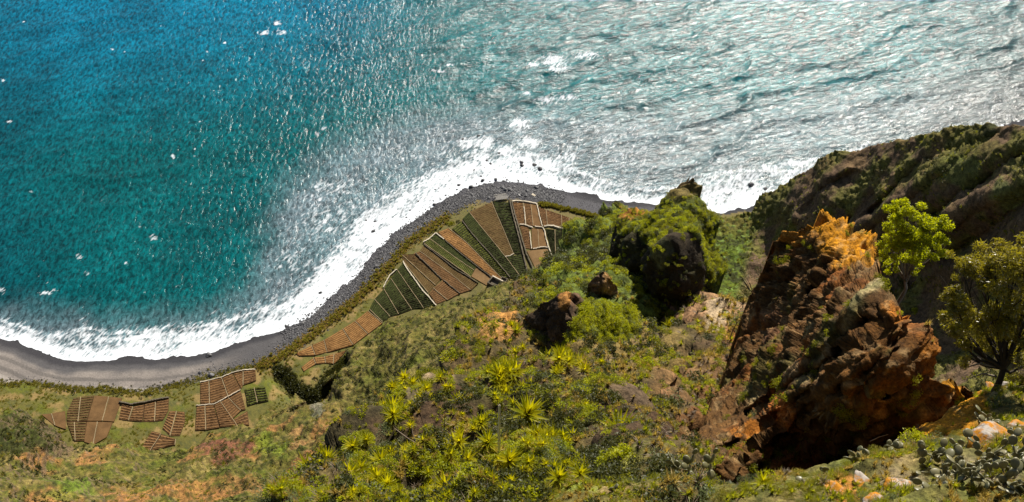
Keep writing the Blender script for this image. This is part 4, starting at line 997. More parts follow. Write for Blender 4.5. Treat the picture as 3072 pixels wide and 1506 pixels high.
f([(772, 711), (745, 792)], [(834, 697), (824, 798)], 'b', 'brown rowed plot second from left in the second terrace group', path=None)
f([(837, 696), (827, 799)], [(899, 681), (892, 797)], 'b', 'brown rowed plot third from left in the second terrace group', path='r')
f([(903, 680), (895, 797)], [(975, 667), (972, 735), (940, 790)], 'b', 'brown rowed plot fourth from left in the second terrace group', path=None)
f([(978, 738), (938, 838)], [(1020, 737), (981, 880)], 'b', 'steep brown plot stepping down from the second terrace group, left half', path='r')
f([(1024, 738), (985, 880)], [(1065, 742), (1068, 800), (1038, 880)], 'b', 'steep brown plot stepping down from the second terrace group, right half', path=None)
f([(878, 853), (803, 968)], [(930, 868), (866, 967)], 'b', 'lone lower terrace wedge of brown rows, left half', path='r')
f([(934, 870), (872, 965)], [(1015, 900), (1010, 933)], 'b', 'lone lower terrace wedge of brown rows, right half', path='r')
f([(1157, 577), (1157, 694)], [(1207, 562), (1210, 694)], 'b', 'upper left plot of the square terrace group, beside the cobbles', path='r')
f([(1211, 561), (1214, 694)], [(1280, 547), (1320, 658)], 'b', 'upper plot second from left in the square terrace group', path='r')
f([(1284, 545), (1323, 657)], [(1343, 522), (1392, 612)], 'b', 'upper plot third from left in the square terrace group', path=None)
f([(1347, 521), (1394, 608)], [(1404, 506), (1404, 588)], 'b', 'upper plot fourth from left in the square terrace group', path='r')
f([(1408, 506), (1408, 586)], [(1474, 502), (1478, 560)], 'b', 'upper right corner plot of the square terrace group', path=None)
f([(1136, 712), (1127, 848)], [(1184, 706), (1188, 845)], 'b', 'lower left plot of the square terrace group', path='r')
f([(1188, 706), (1192, 845)], [(1234, 702), (1268, 832)], 'b', 'lower plot second from left in the square terrace group', path=None)
f([(1237, 701), (1272, 830)], [(1274, 683), (1372, 823)], 'b', 'lower plot third from left in the square terrace group', path='r')
f([(1278, 682), (1337, 788)], [(1320, 662), (1391, 735)], 'b', 'middle slanting plot in the square terrace group', path='r')
f([(1324, 661), (1395, 733)], [(1390, 622), (1418, 728)], 'b', 'slanting plot against the dark bank in the square terrace group', path=None)
f([(1338, 790), (1376, 822)], [(1428, 738), (1438, 818)], 'b', 'lower right plot of the square terrace group', path=None)
f([(1412, 612), (1430, 708)], [(1468, 602), (1487, 688)], 'l', 'green rowed plot standing apart to the right, left half', path='r')
f([(1472, 601), (1491, 688)], [(1528, 597), (1550, 680)], 'l', 'green rowed plot standing apart to the right, right half', path=None)

# ---- walls, channel
def wall(conv, pts, label, w=0.7, h=0.9, mat=None, name='stone_wall', dz=0.5, cat='wall', group='pale walls between the shore fields'):
    px = np.array([conv(*p) for p in pts], float)
    n = max(6, int(np.linalg.norm(np.diff(px, axis=0), axis=1).sum() / 4)); p = resample(px, n)
    E = ground_at(p[:, 0], p[:, 1], dz); T = np.gradient(E, axis=0); T /= np.linalg.norm(T, axis=1, keepdims=True)
    org = E.mean(0) - [0, 0, 0.5]; E = E - org
    S = np.stack([-T[:, 1], T[:, 0], 0 * T[:, 0]], 1) * w / 2
    up = np.array([0, 0, 1.0]); hh = (h * rng.uniform(0.8, 1.1, (n, 1))) * up
    j = rng.normal(0, 0.1, (n, 1)) * S / w * 2
    V = np.concatenate([E - S - up + j, E - S * .85 + hh + j, E + S * .85 + hh + j, E + S - up + j])
    i = np.arange(n - 1); Fq = np.concatenate([np.stack([i + k * n, i + 1 + k * n, i + 1 + (k + 1) * n, i + (k + 1) * n], -1) for k in range(3)] + [np.array([[0, n, 2 * n, 3 * n], [n - 1, 4 * n - 1, 3 * n - 1, 2 * n - 1]])])
    o = link(name, np_mesh(name, V, Fq, mat or WALLM, False), None, org)
    tag(o, label, cat, group); return o
wall(cropA, [(1375, 72), (1420, 70), (1470, 74), (1530, 82), (1594, 97)], 'pale wall facing the sea, right of the dark channel top', w=1.1)
wall(cropA, [(1596, 97), (1610, 160), (1622, 220), (1645, 300)], 'pale wall curving inland from the sea wall corner')
wall(cropA, [(1440, 282), (1480, 285), (1560, 312)], 'short pale cross wall between the upper and middle plots, nearest the channel', w=.9)
wall(cropA, [(1577, 302), (1650, 311)], 'short pale cross wall above the bare brown plots')
wall(cropA, [(1650, 311), (1668, 345), (1675, 400), (1698, 480), (1722, 545), (1745, 628)], 'pale winding wall on the left side of the deep green plots')
wall(cropA, [(1562, 503), (1610, 492), (1660, 487), (1696, 492)], 'pale cross wall above the large bare tan plot')
wall(cropA, [(1660, 302), (1700, 293), (1745, 297), (1820, 318), (1900, 345), (1975, 366)], 'thick pale wall with leaves, along the top of the deep green plots', w=1.2)
wall(cropA, [(1977, 368), (1980, 420)], 'short pale wall end dropping beside the ridge, right of the deep green plots')
wall(cropA, [(2110, 243), (2111, 312)], 'isolated short pale wall at the far right end of the fields')
wall(cropA, [(1480, 125), (1487, 200), (1496, 290)], 'thin pale wall inside the seaward plots, right of the channel', w=.6)
wall(cropA, [(1532, 350), (1548, 505)], 'thin pale wall between the brown and bare plots of the middle row', w=.6)
wall(cropA, [(570, 442), (625, 412), (683, 362)], 'pale wall on the beach side of the light green strips', w=.8)
wall(cropA, [(686, 360), (715, 385), (757, 418)], 'short pale wall turning inland from the beach corner', w=.8)
wall(cropA, [(392, 615), (410, 660), (452, 722), (510, 800), (560, 872), (620, 935), (688, 1018)], 'long curved white wall between dark green and brown strips', w=.8)
wall(cropA, [(213, 850), (240, 795), (270, 740), (333, 690)], 'pale wall on the seaward edge of the dark green block', w=.7)
wall(cropA, [(1310, 574), (1350, 565), (1390, 546)], 'short pale wall closing the wedge strip', w=.6, h=.6)
wall(cropA, [(1350, 50), (1362, 120), (1385, 220), (1410, 310), (1440, 420), (1475, 560), (1515, 750)], 'dark stone wall on the left side of the drainage channel', w=1.0, h=1.4, mat=DARKW, group='dark walls of the channel')
wall(cropA, [(1368, 60), (1380, 130), (1408, 230), (1435, 320), (1465, 430), (1505, 560), (1590, 745)], 'dark stone wall on the right side of the drainage channel', w=.9, h=1.3, mat=DARKW, group='dark walls of the channel')
wall(cropD, [(1157, 573), (1280, 543), (1345, 515), (1405, 502), (1475, 497)], 'pale edge wall above the square terrace group', w=.6, h=.7)
wall(cropD, [(1133, 706), (1238, 697), (1276, 678), (1390, 614)], 'pale cross wall through the square terrace group', w=.5, h=.6)
wall(cropD, [(690, 686), (760, 700), (835, 688), (900, 674), (975, 662)], 'dark bank wall above the second terrace group', w=.9, h=1.3, mat=DARKW)
wall(cropA, [(500, 545), (600, 640), (735, 775)], 'dark low wall between two brown strips, beach side', w=.5, h=1.1, mat=DARKW)
wall(cropA, [(757, 785), (830, 850), (902, 908)], 'dark low wall between two brown plots at the slope foot', w=.5, h=1.1, mat=DARKW)
wall(cropA, [(578, 468), (700, 560), (850, 680), (985, 760), (1065, 812)], 'long dark low wall under the light green strip', w=.5, h=1.1, mat=DARKW)
wall(cropA, [(770, 428), (900, 540), (1060, 665), (1215, 782)], 'long dark low wall beside the orange brown strip', w=.5, h=1.0, mat=DARKW)
wall(cropA, [(922, 250), (1005, 360), (1100, 470), (1163, 535), (1260, 650), (1355, 762)], 'long dark hedge-like wall between the light and dark green strips', w=.6, h=1.0, mat=DARKW)

def boxV(cx, cy, cz, sx, sy, sz, rz=0.0):
    v = np.array([[x, y, z] for x in (-.5, .5) for y in (-.5, .5) for z in (-.5, .5)]) * [sx, sy, sz]
    c, s = math.cos(rz), math.sin(rz); v = v @ np.array([[c, s, 0], [-s, c, 0], [0, 0, 1]])
    return v + [cx, cy, cz], np.array([[0, 1, 3, 2], [4, 6, 7, 5], [0, 4, 5, 1], [2, 3, 7, 6], [0, 2, 6, 4], [1, 5, 7, 3]])

# roofless stone hut at the end of the orange strip
def hut():
    P = ground_at(*cropA(1220, 818)); e = empty('stone_hut', P, R(-32)); tag(e, 'small roofless stone hut at the slope foot, end of the orange strip', 'hut')
    for (x, y, sx, sy) in ((0, 3.2, 8.5, .8), (0, -3.2, 8.5, .8), (-3.85, 0, .8, 5.5), (3.85, 0, .8, 5.5)):
        link('wall', np_mesh('wall', *boxV(x, y, 1.2, sx, sy, 3.6), WALLM if y > 0 else DARKW, False), e)
    link('floor', np_mesh('floor', *boxV(0, 0, 0.3, 7, 5.8, .6), DARKW, False), e)
hut()
def hut2():
    P = ground_at(*cropA(1296, 792)); e = empty('stone_tank', P, R(-25)); tag(e, 'small dark water tank right of the roofless hut', 'tank')
    for (x, y, sx, sy) in ((0, 1.8, 4.6, .5), (0, -1.8, 4.6, .5), (-2.05, 0, .5, 3), (2.05, 0, .5, 3)):
        link('wall', np_mesh('wall', *boxV(x, y, .7, sx, sy, 2.4), DARKW, False), e)
    link('basin_floor', np_mesh('basin_floor', *boxV(0, 0, .4, 4.0, 3.2, .5), DARKW, False), e)
hut2()
WOODG = mat_plain('weathered_wood', (0.10, 0.095, 0.085), (0.30, 0.28, 0.25), 1.5, 0.9, 0.03)
def shed():
    P = ground_at(1503, 596); e = empty('plank_shelter', P, R(12)); tag(e, 'low shelter of weathered grey planks above the fan of fields', 'shelter')
    pl = np_mesh('plank', *boxV(0, 0, 0, 9.5, 0.55, 0.12), WOODG, False)
    for k in range(8):
        o = link('plank', pl, e, (rng.uniform(-.8, .8), k * 0.62 - 2.2, 1.9 + 0.1 * k + rng.uniform(-.1, .1))); o.rotation_euler = (R(8), R(rng.uniform(-2, 2)), R(rng.uniform(-3, 3)))
    po = np_mesh('post', *boxV(0, 0, 0, .3, .3, 2.6), WOODG, False)
    for x in (-4, 0, 4):
        for y in (-2, 2): link('post', po, e, (x, y, 0.9))
shed()
P = ground_at(1601, 586); o = link('concrete_slab', np_mesh('concrete_slab', *boxV(0, 0, .35, 3.2, 1.6, .5, R(-38)), WALLM, False), None, P); tag(o, 'pale slab lying on the dark cobbles above the fields', 'slab')
# ================================================================ PLANT MATERIALS AND SHAPES
LF_YEL = mat_leaf('leaf_yellow_green', (0.07, 0.11, 0.004), (0.40, 0.34, 0.004), 0.5, (0.72, 0.62, 0.004))
LF_SHRUB = mat_leaf('leaf_shrub', (0.045, 0.060, 0.005), (0.19, 0.18, 0.007), 0.45, (0.44, 0.42, 0.007))
LF_BRIGHT = mat_leaf('leaf_bright', (0.11, 0.145, 0.004), (0.34, 0.33, 0.005), 0.5, (0.60, 0.60, 0.005))
LF_DARK = mat_leaf('leaf_dark', (0.020, 0.026, 0.006), (0.060, 0.062, 0.012), 0.3, (0.14, 0.13, 0.015))
LF_GREYG = mat_leaf('leaf_grey_green', (0.08, 0.10, 0.04), (0.16, 0.18, 0.08), 0.4, (0.2, 0.24, 0.08))
LF_OLIVE = mat_leaf('leaf_olive', (0.09, 0.085, 0.010), (0.27, 0.21, 0.025), 0.4, (0.36, 0.34, 0.03))
LF_DRY = mat_leaf('grass_dry', (0.16, 0.12, 0.03), (0.36, 0.25, 0.055), 0.45, (0.60, 0.42, 0.07))
LF_GRASS = mat_leaf('grass_green', (0.08, 0.10, 0.005), (0.26, 0.25, 0.01), 0.5, (0.52, 0.50, 0.01))
LF_EUC = mat_leaf('leaf_long_glossy', (0.035, 0.040, 0.006), (0.24, 0.19, 0.014), 0.35, (0.50, 0.42, 0.015), 0.35, spec=0.6)
LF_TREE = mat_leaf('leaf_tree_lime', (0.08, 0.115, 0.004), (0.33, 0.34, 0.005), 0.5, (0.66, 0.66, 0.005))
BARK = mat_plain('bark_pale', (0.10, 0.08, 0.055), (0.28, 0.24, 0.18), 6, 0.9, 0.03)
BARKD = mat_plain('bark_dark', (0.02, 0.016, 0.012), (0.05, 0.04, 0.03), 6, 0.9, 0.03)
STALK = mat_plain('dry_stalk', (0.70, 0.66, 0.55), (0.88, 0.84, 0.74), 4, 0.8, 0.02)
STONE = mat_plain('dark_basalt', (0.022, 0.021, 0.023), (0.060, 0.058, 0.060), 0.9, 0.55, 0.2, 0.5)
STONE2 = mat_plain('grey_pebble', (0.035, 0.033, 0.035), (0.13, 0.125, 0.125), 0.8, 0.6, 0.1, 0.4)
DEAD = mat_plain('dead_twigs', (0.10, 0.07, 0.045), (0.24, 0.19, 0.14), 3, 0.9, 0.02)

def ball(rs, n, r=(1, 1, 0.8), shell=0.55, top=True):
    d = rs.normal(size=(n, 3)); d /= np.linalg.norm(d, axis=1, keepdims=True)
    if top: d[:, 2] = np.abs(d[:, 2]) * 1.0 - 0.15
    rad = rs.uniform(shell, 1.0, (n, 1)) ** 0.7
    return d * rad * np.array(r), d
def blobby(seed, k, spread, r):
    def fn(rs, n):
        cs = rs.uniform(-1, 1, (k, 3)) * spread; cs[:, 2] = np.abs(cs[:, 2]) * 0.7
        i = rs.integers(0, k, n); p, d = ball(rs, n, (r, r, r * 0.8))
        return cs[i] + p * rs.uniform(0.7, 1.2, (k, 1))[i], d
    return fn
def shrub_mesh(seed, n, size, k=6, spread=(0.55, 0.55, 0.45), r=0.5, aspect=1.8):
    rs = np.random.default_rng(seed)
    return leaf_cloud(n, blobby(seed, k, np.array(spread), r), size, rs, 0.25, aspect)
def tuft_mesh(seed, n=34, w=0.05, L=1.0, lean=0.75):
    rs = np.random.default_rng(seed); Vs = []
    for _ in range(n):
        a = rs.uniform(0, 6.283); l = L * rs.uniform(.5, 1.1); ln = lean * rs.uniform(.1, 1); d = np.array([math.cos(a), math.sin(a), 0]); s = np.array([-d[1], d[0], 0]) * w * rs.uniform(.6, 1.3)
        b = d * rs.uniform(0, .12); m = b + d * ln * l * .35 + [0, 0, l * .6]; t = b + d * ln * l + [0, 0, l * (1 - .35 * ln)]
        Vs += [b - s, b + s, m + s * .7, m - s * .7, m - s * .7, m + s * .7, t + s * .1, t - s * .1]
    V = np.array(Vs); return V, np.arange(len(V)).reshape(-1, 4)
def rock_mesh(seed, sub=2, amp=0.35, squash=0.75):
    import bmesh
    bm = bmesh.new(); bmesh.ops.create_icosphere(bm, subdivisions=sub, radius=1)
    V = np.array([v.co[:] for v in bm.verts]); Fc = np.array([[v.index for v in f_.verts] for f_ in bm.faces]); bm.free()
    n = V / np.linalg.norm(V, axis=1, keepdims=True)
    r = 1 + amp * fbm(n + seed * 7.7, 0.9, 3, seed) + 0.12 * fbm(n + seed, 0.3, 2, seed + 5)
    rs = np.random.default_rng(seed)
    for _ in range(5):       # broken flat faces
        d = rs.normal(size=3); d /= np.linalg.norm(d); c = n @ d; r = np.where(c * r > 0.72, 0.72 / np.maximum(c, .1), r)
    return n * r[:, None] * [1, rs.uniform(.7, 1), squash], Fc

P_FAR = [proto('scrub_a', *shrub_mesh(1, 90, 0.34), LF_DARK), proto('scrub_b', *shrub_mesh(2, 90, 0.34), LF_SHRUB), proto('scrub_c', *shrub_mesh(3, 80, 0.36), LF_OLIVE), proto('scrub_d', *shrub_mesh(30, 80, 0.34), LF_BRIGHT)]
P_SHR = [proto('shrub_a', *shrub_mesh(4, 420, 0.17, 9), LF_SHRUB), proto('shrub_b', *shrub_mesh(5, 420, 0.17, 7), LF_BRIGHT), proto('shrub_c', *shrub_mesh(6, 380, 0.16, 8), LF_GREYG), proto('shrub_d', *shrub_mesh(7, 380, 0.17, 8), LF_DARK)]
P_FINE = [proto('fine_a', *shrub_mesh(8, 1300, 0.085, 12), LF_SHRUB), proto('fine_b', *shrub_mesh(9, 1300, 0.075, 12, aspect=3), LF_GREYG), proto('fine_c', *shrub_mesh(10, 1200, 0.085, 12), LF_OLIVE)]
P_TUFT = [proto('tuft_a', *tuft_mesh(11), LF_DRY), proto('tuft_b', *tuft_mesh(12), LF_GRASS), proto('tuft_c', *tuft_mesh(13, 26, .03, 1.0, .9), DEAD)]
P_PEB = [proto('pebble_a', *rock_mesh(14, 1), STONE), proto('pebble_b', *rock_mesh(15, 1), STONE2)]

rs = np.random.default_rng(21)
def nz(P, s, seed): return fbm(P, s, 3, seed)

# ---- far slope scrub
def d_slope(m):
    def fn(P, N, U, V):
        vis = 1.0
        if m == 0: return sstep(-.05, .35, nz(P, 16, 400)) * .9 + .9 * np.exp(-(((U - 60) / 160) ** 2 + ((V - 1310) / 80) ** 2)) + .8 * sstep(950, 1150, U) * sstep(1350, 1150, V)
        if m == 1: return sstep(.0, .35, nz(P, 14, 401)) * .8 + .8 * np.exp(-(((U - 820) / 60) ** 2 + ((V - 1365) / 35) ** 2))
        return sstep(-.1, .4, nz(P, 12, 402)) * .9
    return fn
for m, n, lo, hi, nm in ((0, 22000, 0.7, 2.2, 'dark_scrub'), (1, 9000, 0.6, 1.6, 'green_scrub'), (2, 16000, 0.5, 1.4, 'olive_scrub')):
    P, N, U, V = pick(L_SLOPE, n, d_slope(m), rs)
    scatter(nm, P_FAR[m], P, rs.uniform(lo, hi, len(P)), rs, lean=.15, squash=.8)
def d_head(m):
    def fn(P, N, U, V):
        val = 1 - sstep(2255, 2310, U + 0.25 * (V - 640))
        if m == 0: return sstep(-.1, .3, nz(P, 20, 130)) * .7 + .3 * val
        if m == 1: return np.clip(val * sstep(-.3, .2, nz(P, 9, 405)) + sstep(-.05, .3, nz(P, 18, 130)) * .6, 0, 1)
        return sstep(0, .35, nz(P, 13, 406)) * .6
    return fn
for m, n, lo, hi, nm in ((0, 11000, 0.7, 1.9, 'dark_headland_scrub'), (1, 10000, 0.6, 1.6, 'green_headland_scrub'), (2, 6000, 0.5, 1.1, 'olive_headland_scrub')):
    P, N, U, V = pick(L_HEAD, n, d_head(m), rs)
    scatter(nm, P_FAR[m], P, rs.uniform(lo, hi, len(P)), rs, lean=.15, squash=.8)
# ---- shrubs on the ridge and pinnacle
def d_sh(kind, seed):
    def fn(P, N, U, V):
        s = shrubby(U, V)
        e = np.exp(-(seg_dist(U, V, [(1300, 1260), (1500, 1200), (1700, 1180), (1900, 1150), (2050, 1200)]) / 110) ** 2)
        bare = inside(U, V, [(1440, 960), (1560, 960), (1600, 1060), (1500, 1120), (1430, 1080)]) | inside(U, V, [(2000, 900), (2300, 960), (2300, 1500), (1900, 1480), (1760, 1400), (1770, 1320), (1900, 1285), (2010, 1275), (2070, 1180), (2050, 1010)])
        w = np.where(s, .85, .36 + .34 * e + .25 * sstep(1200, 1300, V)) * sstep(-.35, .25, nz(P, 4, seed))
        w = w * np.where(s, 1, 1 - .62 * sstep(1760, 1900, U) * sstep(960, 1040, V))
        return np.where(bare, .07, w)
    return fn
for k, (pi, n, lo, hi, nm) in enumerate(((0, 7000, .3, .8, 'ridge_shrubs'), (1, 8500, .3, .85, 'bright_ridge_shrubs'), (2, 3600, .3, .7, 'grey_ridge_shrubs'), (3, 9000, .4, 1.15, 'dark_ridge_shrubs'))):
    P, N, U, V = pick(L_RIDGE, n * 2, d_sh(pi, 410 + k), rs)
    sc = rs.uniform(lo, hi, len(P)) * np.clip(np.linalg.norm(P - CAM, axis=1) / 85, .72, 1.25)
    scatter(nm, P_SHR[pi], P, sc, rs, lean=.2, squash=.8)
def d_p1(P, N, U, V):
    vg = inside(U, V, [(1850, 600), (2000, 600), (2040, 620), (2100, 600), (2170, 700), (2180, 900), (2110, 840), (2080, 760), (2010, 700), (1990, 760), (1960, 720), (1900, 690), (1840, 720)])
    return np.where(vg, .9, .05)
for pi, n, nm in ((0, 3200, 'pinnacle_shrubs'), (3, 1800, 'dark_pinnacle_shrubs'), (1, 2600, 'bright_pinnacle_shrubs'), (2, 400, 'grey_pinnacle_shrubs')):
    P, N, U, V = pick(L_P1, n, d_p1, rs); scatter(nm, P_SHR[pi], P, rs.uniform(.22, .6, len(P)) * np.where(V < 660, .5, 1), rs, lean=.25, squash=.85)
for pi, n, nm in ((0, 1500, 'mound_shrubs'), (1, 2600, 'bright_mound_shrubs'), (2, 500, 'grey_mound_shrubs')):
    P, N, U, V = pick(L_P2, n, lambda P, N, U, V: (1 - face(U, V)) * .8, rs); scatter(nm, P_SHR[pi], P, rs.uniform(.22, .6, len(P)), rs, lean=.25, squash=.85)
P, N, U, V = pick(L_CRAG, 4200, lambda P, N, U, V: sstep(.08, .35, nz(P, 2.2, 293)) * .8 + .3 * (V > 1330), rs); scatter('crag_shrubs', P_SHR[0], P, rs.uniform(.12, .4, len(P)), rs, lean=.2)
P, N, U, V = pick(L_CRAG, 900, lambda P, N, U, V: sstep(.1, .3, nz(P, 3, 430)) * (N[..., 2] > .45), rs); scatter('crag_grass', P_TUFT[0], P, rs.uniform(.2, .45, len(P)), rs, lean=.2)
# ---- grass and low growth on the ridge
def d_gr(seed, yc):
    return lambda P, N, U, V: np.where(shrubby(U, V), .06, 1) * sstep(-.3, .3, nz(P, 3.5, seed)) * (1 - .85 * inside(U, V, [(1450, 970), (1560, 970), (1590, 1050), (1500, 1080)])) * .9
for pi, n, lo, hi, nm, sd in ((0, 26000, .28, .62, 'dry_grass', 440), (1, 15000, .25, .55, 'green_grass', 441), (2, 4500, .3, .7, 'dead_twigs', 442)):
    P, N, U, V = pick(L_RIDGE, n, d_gr(sd, 0), rs)
    sc = rs.uniform(lo, hi, len(P)) * np.clip(np.linalg.norm(P - CAM, axis=1) / 60, .85, 1.4)
    scatter(nm, P_TUFT[pi], P, sc, rs, lean=.25)
# ---- ledge
for pr, n, lo, hi, nm, sd, th in ((P_TUFT[0], 5200, .12, .3, 'ledge_dry_grass', 450, -.1), (P_TUFT[1], 6500, .12, .3, 'ledge_green_grass', 451, -.2), (P_FINE[0], 900, .12, .34, 'ledge_green_shrubs', 452, .0), (P_FINE[1], 1000, .12, .34, 'ledge_grey_shrubs', 453, .0), (P_FINE[2], 900, .12, .3, 'ledge_olive_shrubs', 454, .0), (P_TUFT[2], 1600, .12, .3, 'ledge_twigs', 455, .0)):
    def d_l(P, N, U, V, sd=sd, th=th):
        rust = np.maximum(np.exp(-(((U - 2850) / 110) ** 2 + ((V - 1300) / 40) ** 2)), np.exp(-(((U - 2950) / 60) ** 2 + ((V - 1290) / 70) ** 2)))
        return sstep(th, th + .35, nz(P, 1.6, sd)) * (1 - .85 * rust) * (1 - .6 * (inside(U, V, [(2740, 1390), (3072, 1370), (3072, 1510), (2740, 1510)])))
    P, N, U, V = pick(L_LEDGE, n, d_l, rs)
    scatter(nm, pr, P, rs.uniform(lo, hi, len(P)), rs, lean=.2)
# ---- growth on the shore bank and between the fields
def shore_pts(n, polyline, w, seed):
    r = np.random.default_rng(seed); px = resample(polyline, n); px = px[r.permutation(n)] + r.normal(0, w, (n, 2)); return px
bank = [(770, 1100), (830, 1075), (900, 1032), (960, 985), (1040, 925), (1100, 868), (1150, 815), (1185, 778), (1230, 725), (1290, 684), (1345, 648)]
px = shore_pts(420, bank, 8, 5); P = ground_at(px[:, 0], px[:, 1]); scatter('bank_reeds', proto('reed', *tuft_mesh(16, 60, .1, 1.0, .6), LF_OLIVE), P, rs.uniform(1.2, 2.6, len(P)), rs, lean=.1)
px = shore_pts(2300, bank, 8, 9); P = ground_at(px[:, 0], px[:, 1]); scatter('bank_dry_grass', P_TUFT[0], P, rs.uniform(.7, 1.8, len(P)), rs, lean=.2)
px = shore_pts(420, bank, 8, 6); P = ground_at(px[:, 0], px[:, 1]); scatter('bank_scrub', P_FAR[0], P, rs.uniform(.8, 1.9, len(P)), rs)
px = shore_pts(500, [(1620, 612), (1720, 632), (1780, 648), (1830, 660)], 3, 7); P = ground_at(px[:, 0], px[:, 1]); scatter('hedge_reeds', proto('reed_b', *tuft_mesh(17, 60, .12, 1.0, .5), LF_OLIVE), P, rs.uniform(1.5, 2.8, len(P)), rs, lean=.1)
lb = [(-200, 1148), (0, 1152), (120, 1152), (180, 1162), (240, 1168), (330, 1168), (420, 1182), (470, 1168), (560, 1150), (600, 1134), (700, 1112), (770, 1098)]
px = shore_pts(900, lb, 6, 71); P = ground_at(px[:, 0], px[:, 1]); scatter('beach_edge_scrub', P_FAR[2], P, rs.uniform(.5, 1.5, len(P)), rs)
px = shore_pts(500, lb, 7, 72); P = ground_at(px[:, 0], px[:, 1]); scatter('beach_edge_dark_scrub', P_FAR[0], P, rs.uniform(.5, 1.4, len(P)), rs)
px = shore_pts(900, lb, 9, 73) - [0, 6]; P = ground_at(px[:, 0], px[:, 1]); scatter('beach_edge_stones', P_PEB[1], P, rs.uniform(.15, .5, len(P)), rs, lean=.5, sink=0)
FIELD_AREAS = [[cropD(*p) for p in q] for q in ([(230, 740), (420, 655), (710, 650), (975, 660), (1070, 735), (1060, 880), (1020, 940), (860, 975), (800, 975), (880, 850), (690, 800), (540, 935), (420, 915), (380, 850), (300, 830)],
               [(1125, 570), (1290, 540), (1480, 500), (1550, 590), (1560, 690), (1450, 830), (1120, 855)])] + [[cropC(*p) for p in [(70, 1070), (490, 825), (660, 590), (690, 540), (810, 430), (880, 385), (1040, 265), (1200, 200), (1320, 180), (1480, 210), (1820, 310), (1700, 560), (1460, 650), (1270, 650), (1180, 710), (880, 810), (600, 880), (400, 1040), (300, 1150), (110, 1190)]]]
px = shore_pts(1500, [(840, 1115), (868, 1150), (905, 1188), (960, 1185), (990, 1145), (1035, 1088)], 12, 91); P = ground_at(px[:, 0], px[:, 1]); scatter('ravine_shade_scrub', P_FAR[0], P, rs.uniform(1.0, 2.4, len(P)), rs)  # dark shrubs added to stand for the shade in the gully
n = 26000; px = np.stack([rs.uniform(-300, 1900, n), rs.uniform(620, 1400, n)], 1)
ok = inside(px[:, 0], px[:, 1], VEG) & ~inside(px[:, 0], px[:, 1], SLOPE_POLY)
for q in FIELD_AREAS: ok &= ~inside(px[:, 0], px[:, 1], q)
px = px[ok]; P = ground_at(px[:, 0], px[:, 1]); g = nz(P, 9, 460)
for m, (a, b, nm) in enumerate(((-1, -.15, 'shore_dark_scrub'), (-.15, .2, 'shore_green_scrub'), (.2, 1, 'shore_olive_scrub'))):
    k = (g >= a) & (g < b) & (rs.random(len(P)) < .8); scatter(nm, P_FAR[m] if m else P_FAR[2], P[k], rs.uniform(.5, 1.3, k.sum()), rs, squash=.75)
# ---- cobbles
cob = [(870, 1010), (930, 975), (1000, 915), (1050, 872), (1100, 828), (1145, 775), (1195, 722), (1250, 680), (1310, 640), (1380, 603), (1440, 580), (1520, 572), (1590, 578), (1680, 598)]
for m, (n, w, lo, hi, nm) in enumerate(((9000, 13, .25, .75, 'dark_cobbles'), (8000, 13, .2, .6, 'grey_cobbles'))):
    px = shore_pts(n, cob, w, 50 + m); px[:, 0] += -px[:, 1] * 0
    P = ground_at(px[:, 0], px[:, 1]); s_ = land_s(P[:, 0], P[:, 1]); P = P[(s_ > -6) & (s_ < 34)]
    scatter(nm, P_PEB[m], P, rs.uniform(lo, hi, len(P)) * rs.uniform(.6, 1.5, len(P)), rs, lean=.5, sink=.0)
px = np.stack([rs.uniform(560, 900, 2600), rs.uniform(1020, 1150, 2600)], 1); dd = seg_dist(px[:, 0], px[:, 1], [(560, 1145), (640, 1120), (720, 1095), (800, 1070), (860, 1030)]); px = px[rs.random(len(px)) < np.exp(-(dd / 14) ** 2)]
P = ground_at(px[:, 0], px[:, 1]); scatter('beach_head_cobbles', P_PEB[1], P, rs.uniform(.25, .7, len(P)), rs, lean=.5, sink=0)
px = np.stack([rs.uniform(1560, 1950, 2500), rs.uniform(560, 650, 2500)], 1); P = ground_at(px[:, 0], px[:, 1]); s_ = land_s(P[:, 0], P[:, 1]); P = P[(s_ > 0) & (s_ < 22)]; scatter('right_beach_cobbles', P_PEB[1], P, rs.uniform(.15, .45, len(P)), rs, lean=.5, sink=0)

# ================================================================ THINGS ONE CAN COUNT
RM = [np_mesh('boulder', *rock_mesh(60 + k, 3), STONE, False) for k in range(5)]
zc = lambda x, y: (1300 + x / 4.21, 380 + y / 4.21); zd = lambda x, y: (850 + x / 2.87, 560 + y / 2.87)
BLD = [(*zc(x, y), r / 4.21) for x, y, r in ((375, 185, 19), (575, 145, 19), (675, 440, 15), (720, 480, 18), (645, 525, 9), (515, 555, 15), (830, 495, 11), (600, 630, 15), (622, 680, 24), (790, 668, 20), (887, 685, 15), (928, 672, 14), (1075, 685, 12), (1118, 463, 24), (1118, 501, 22), (1255, 390, 16), (1275, 490, 25), (1348, 540, 28), (320, 745, 20),
        (480, 770, 28), (440, 802, 16), (745, 740, 20), (875, 772, 28), (905, 808, 30), (970, 812, 28), (1080, 870, 24), (1185, 815, 24), (1300, 775, 26), (1175, 885, 22), (705, 900, 22), (205, 785, 11), (155, 870, 11), (25, 800, 11), (65, 825, 11), (1610, 370, 14), (1525, 265, 12), (830, 350, 18), (170, 335, 11), (320, 340, 10), (90, 320, 9))]
BLD += [(*zd(x, y), r / 2.87) for x, y, r in ((775, 388, 17), (790, 305, 11), (713, 298, 9), (1060, 265, 9), (1090, 205, 9), (965, 245, 6), (1163, 130, 10), (1300, 155, 13), (1340, 15, 8), (318, 915, 13), (347, 960, 9), (250, 1115, 10), (690, 570, 7), (1215, 325, 14))]
BLD += [(2253, 556, 7), (2296, 566, 5), (626, 1066, 8), (634, 1127, 8), (600, 1119, 6), (905, 972, 7), (890, 985, 6), (1130, 800, 7), (1010, 905, 6)]
bank_phr = lambda u, v: 'left of the fan of fields' if u < 1250 else ('straight above the fan of fields' if u < 1560 else 'toward the right-hand cliff')
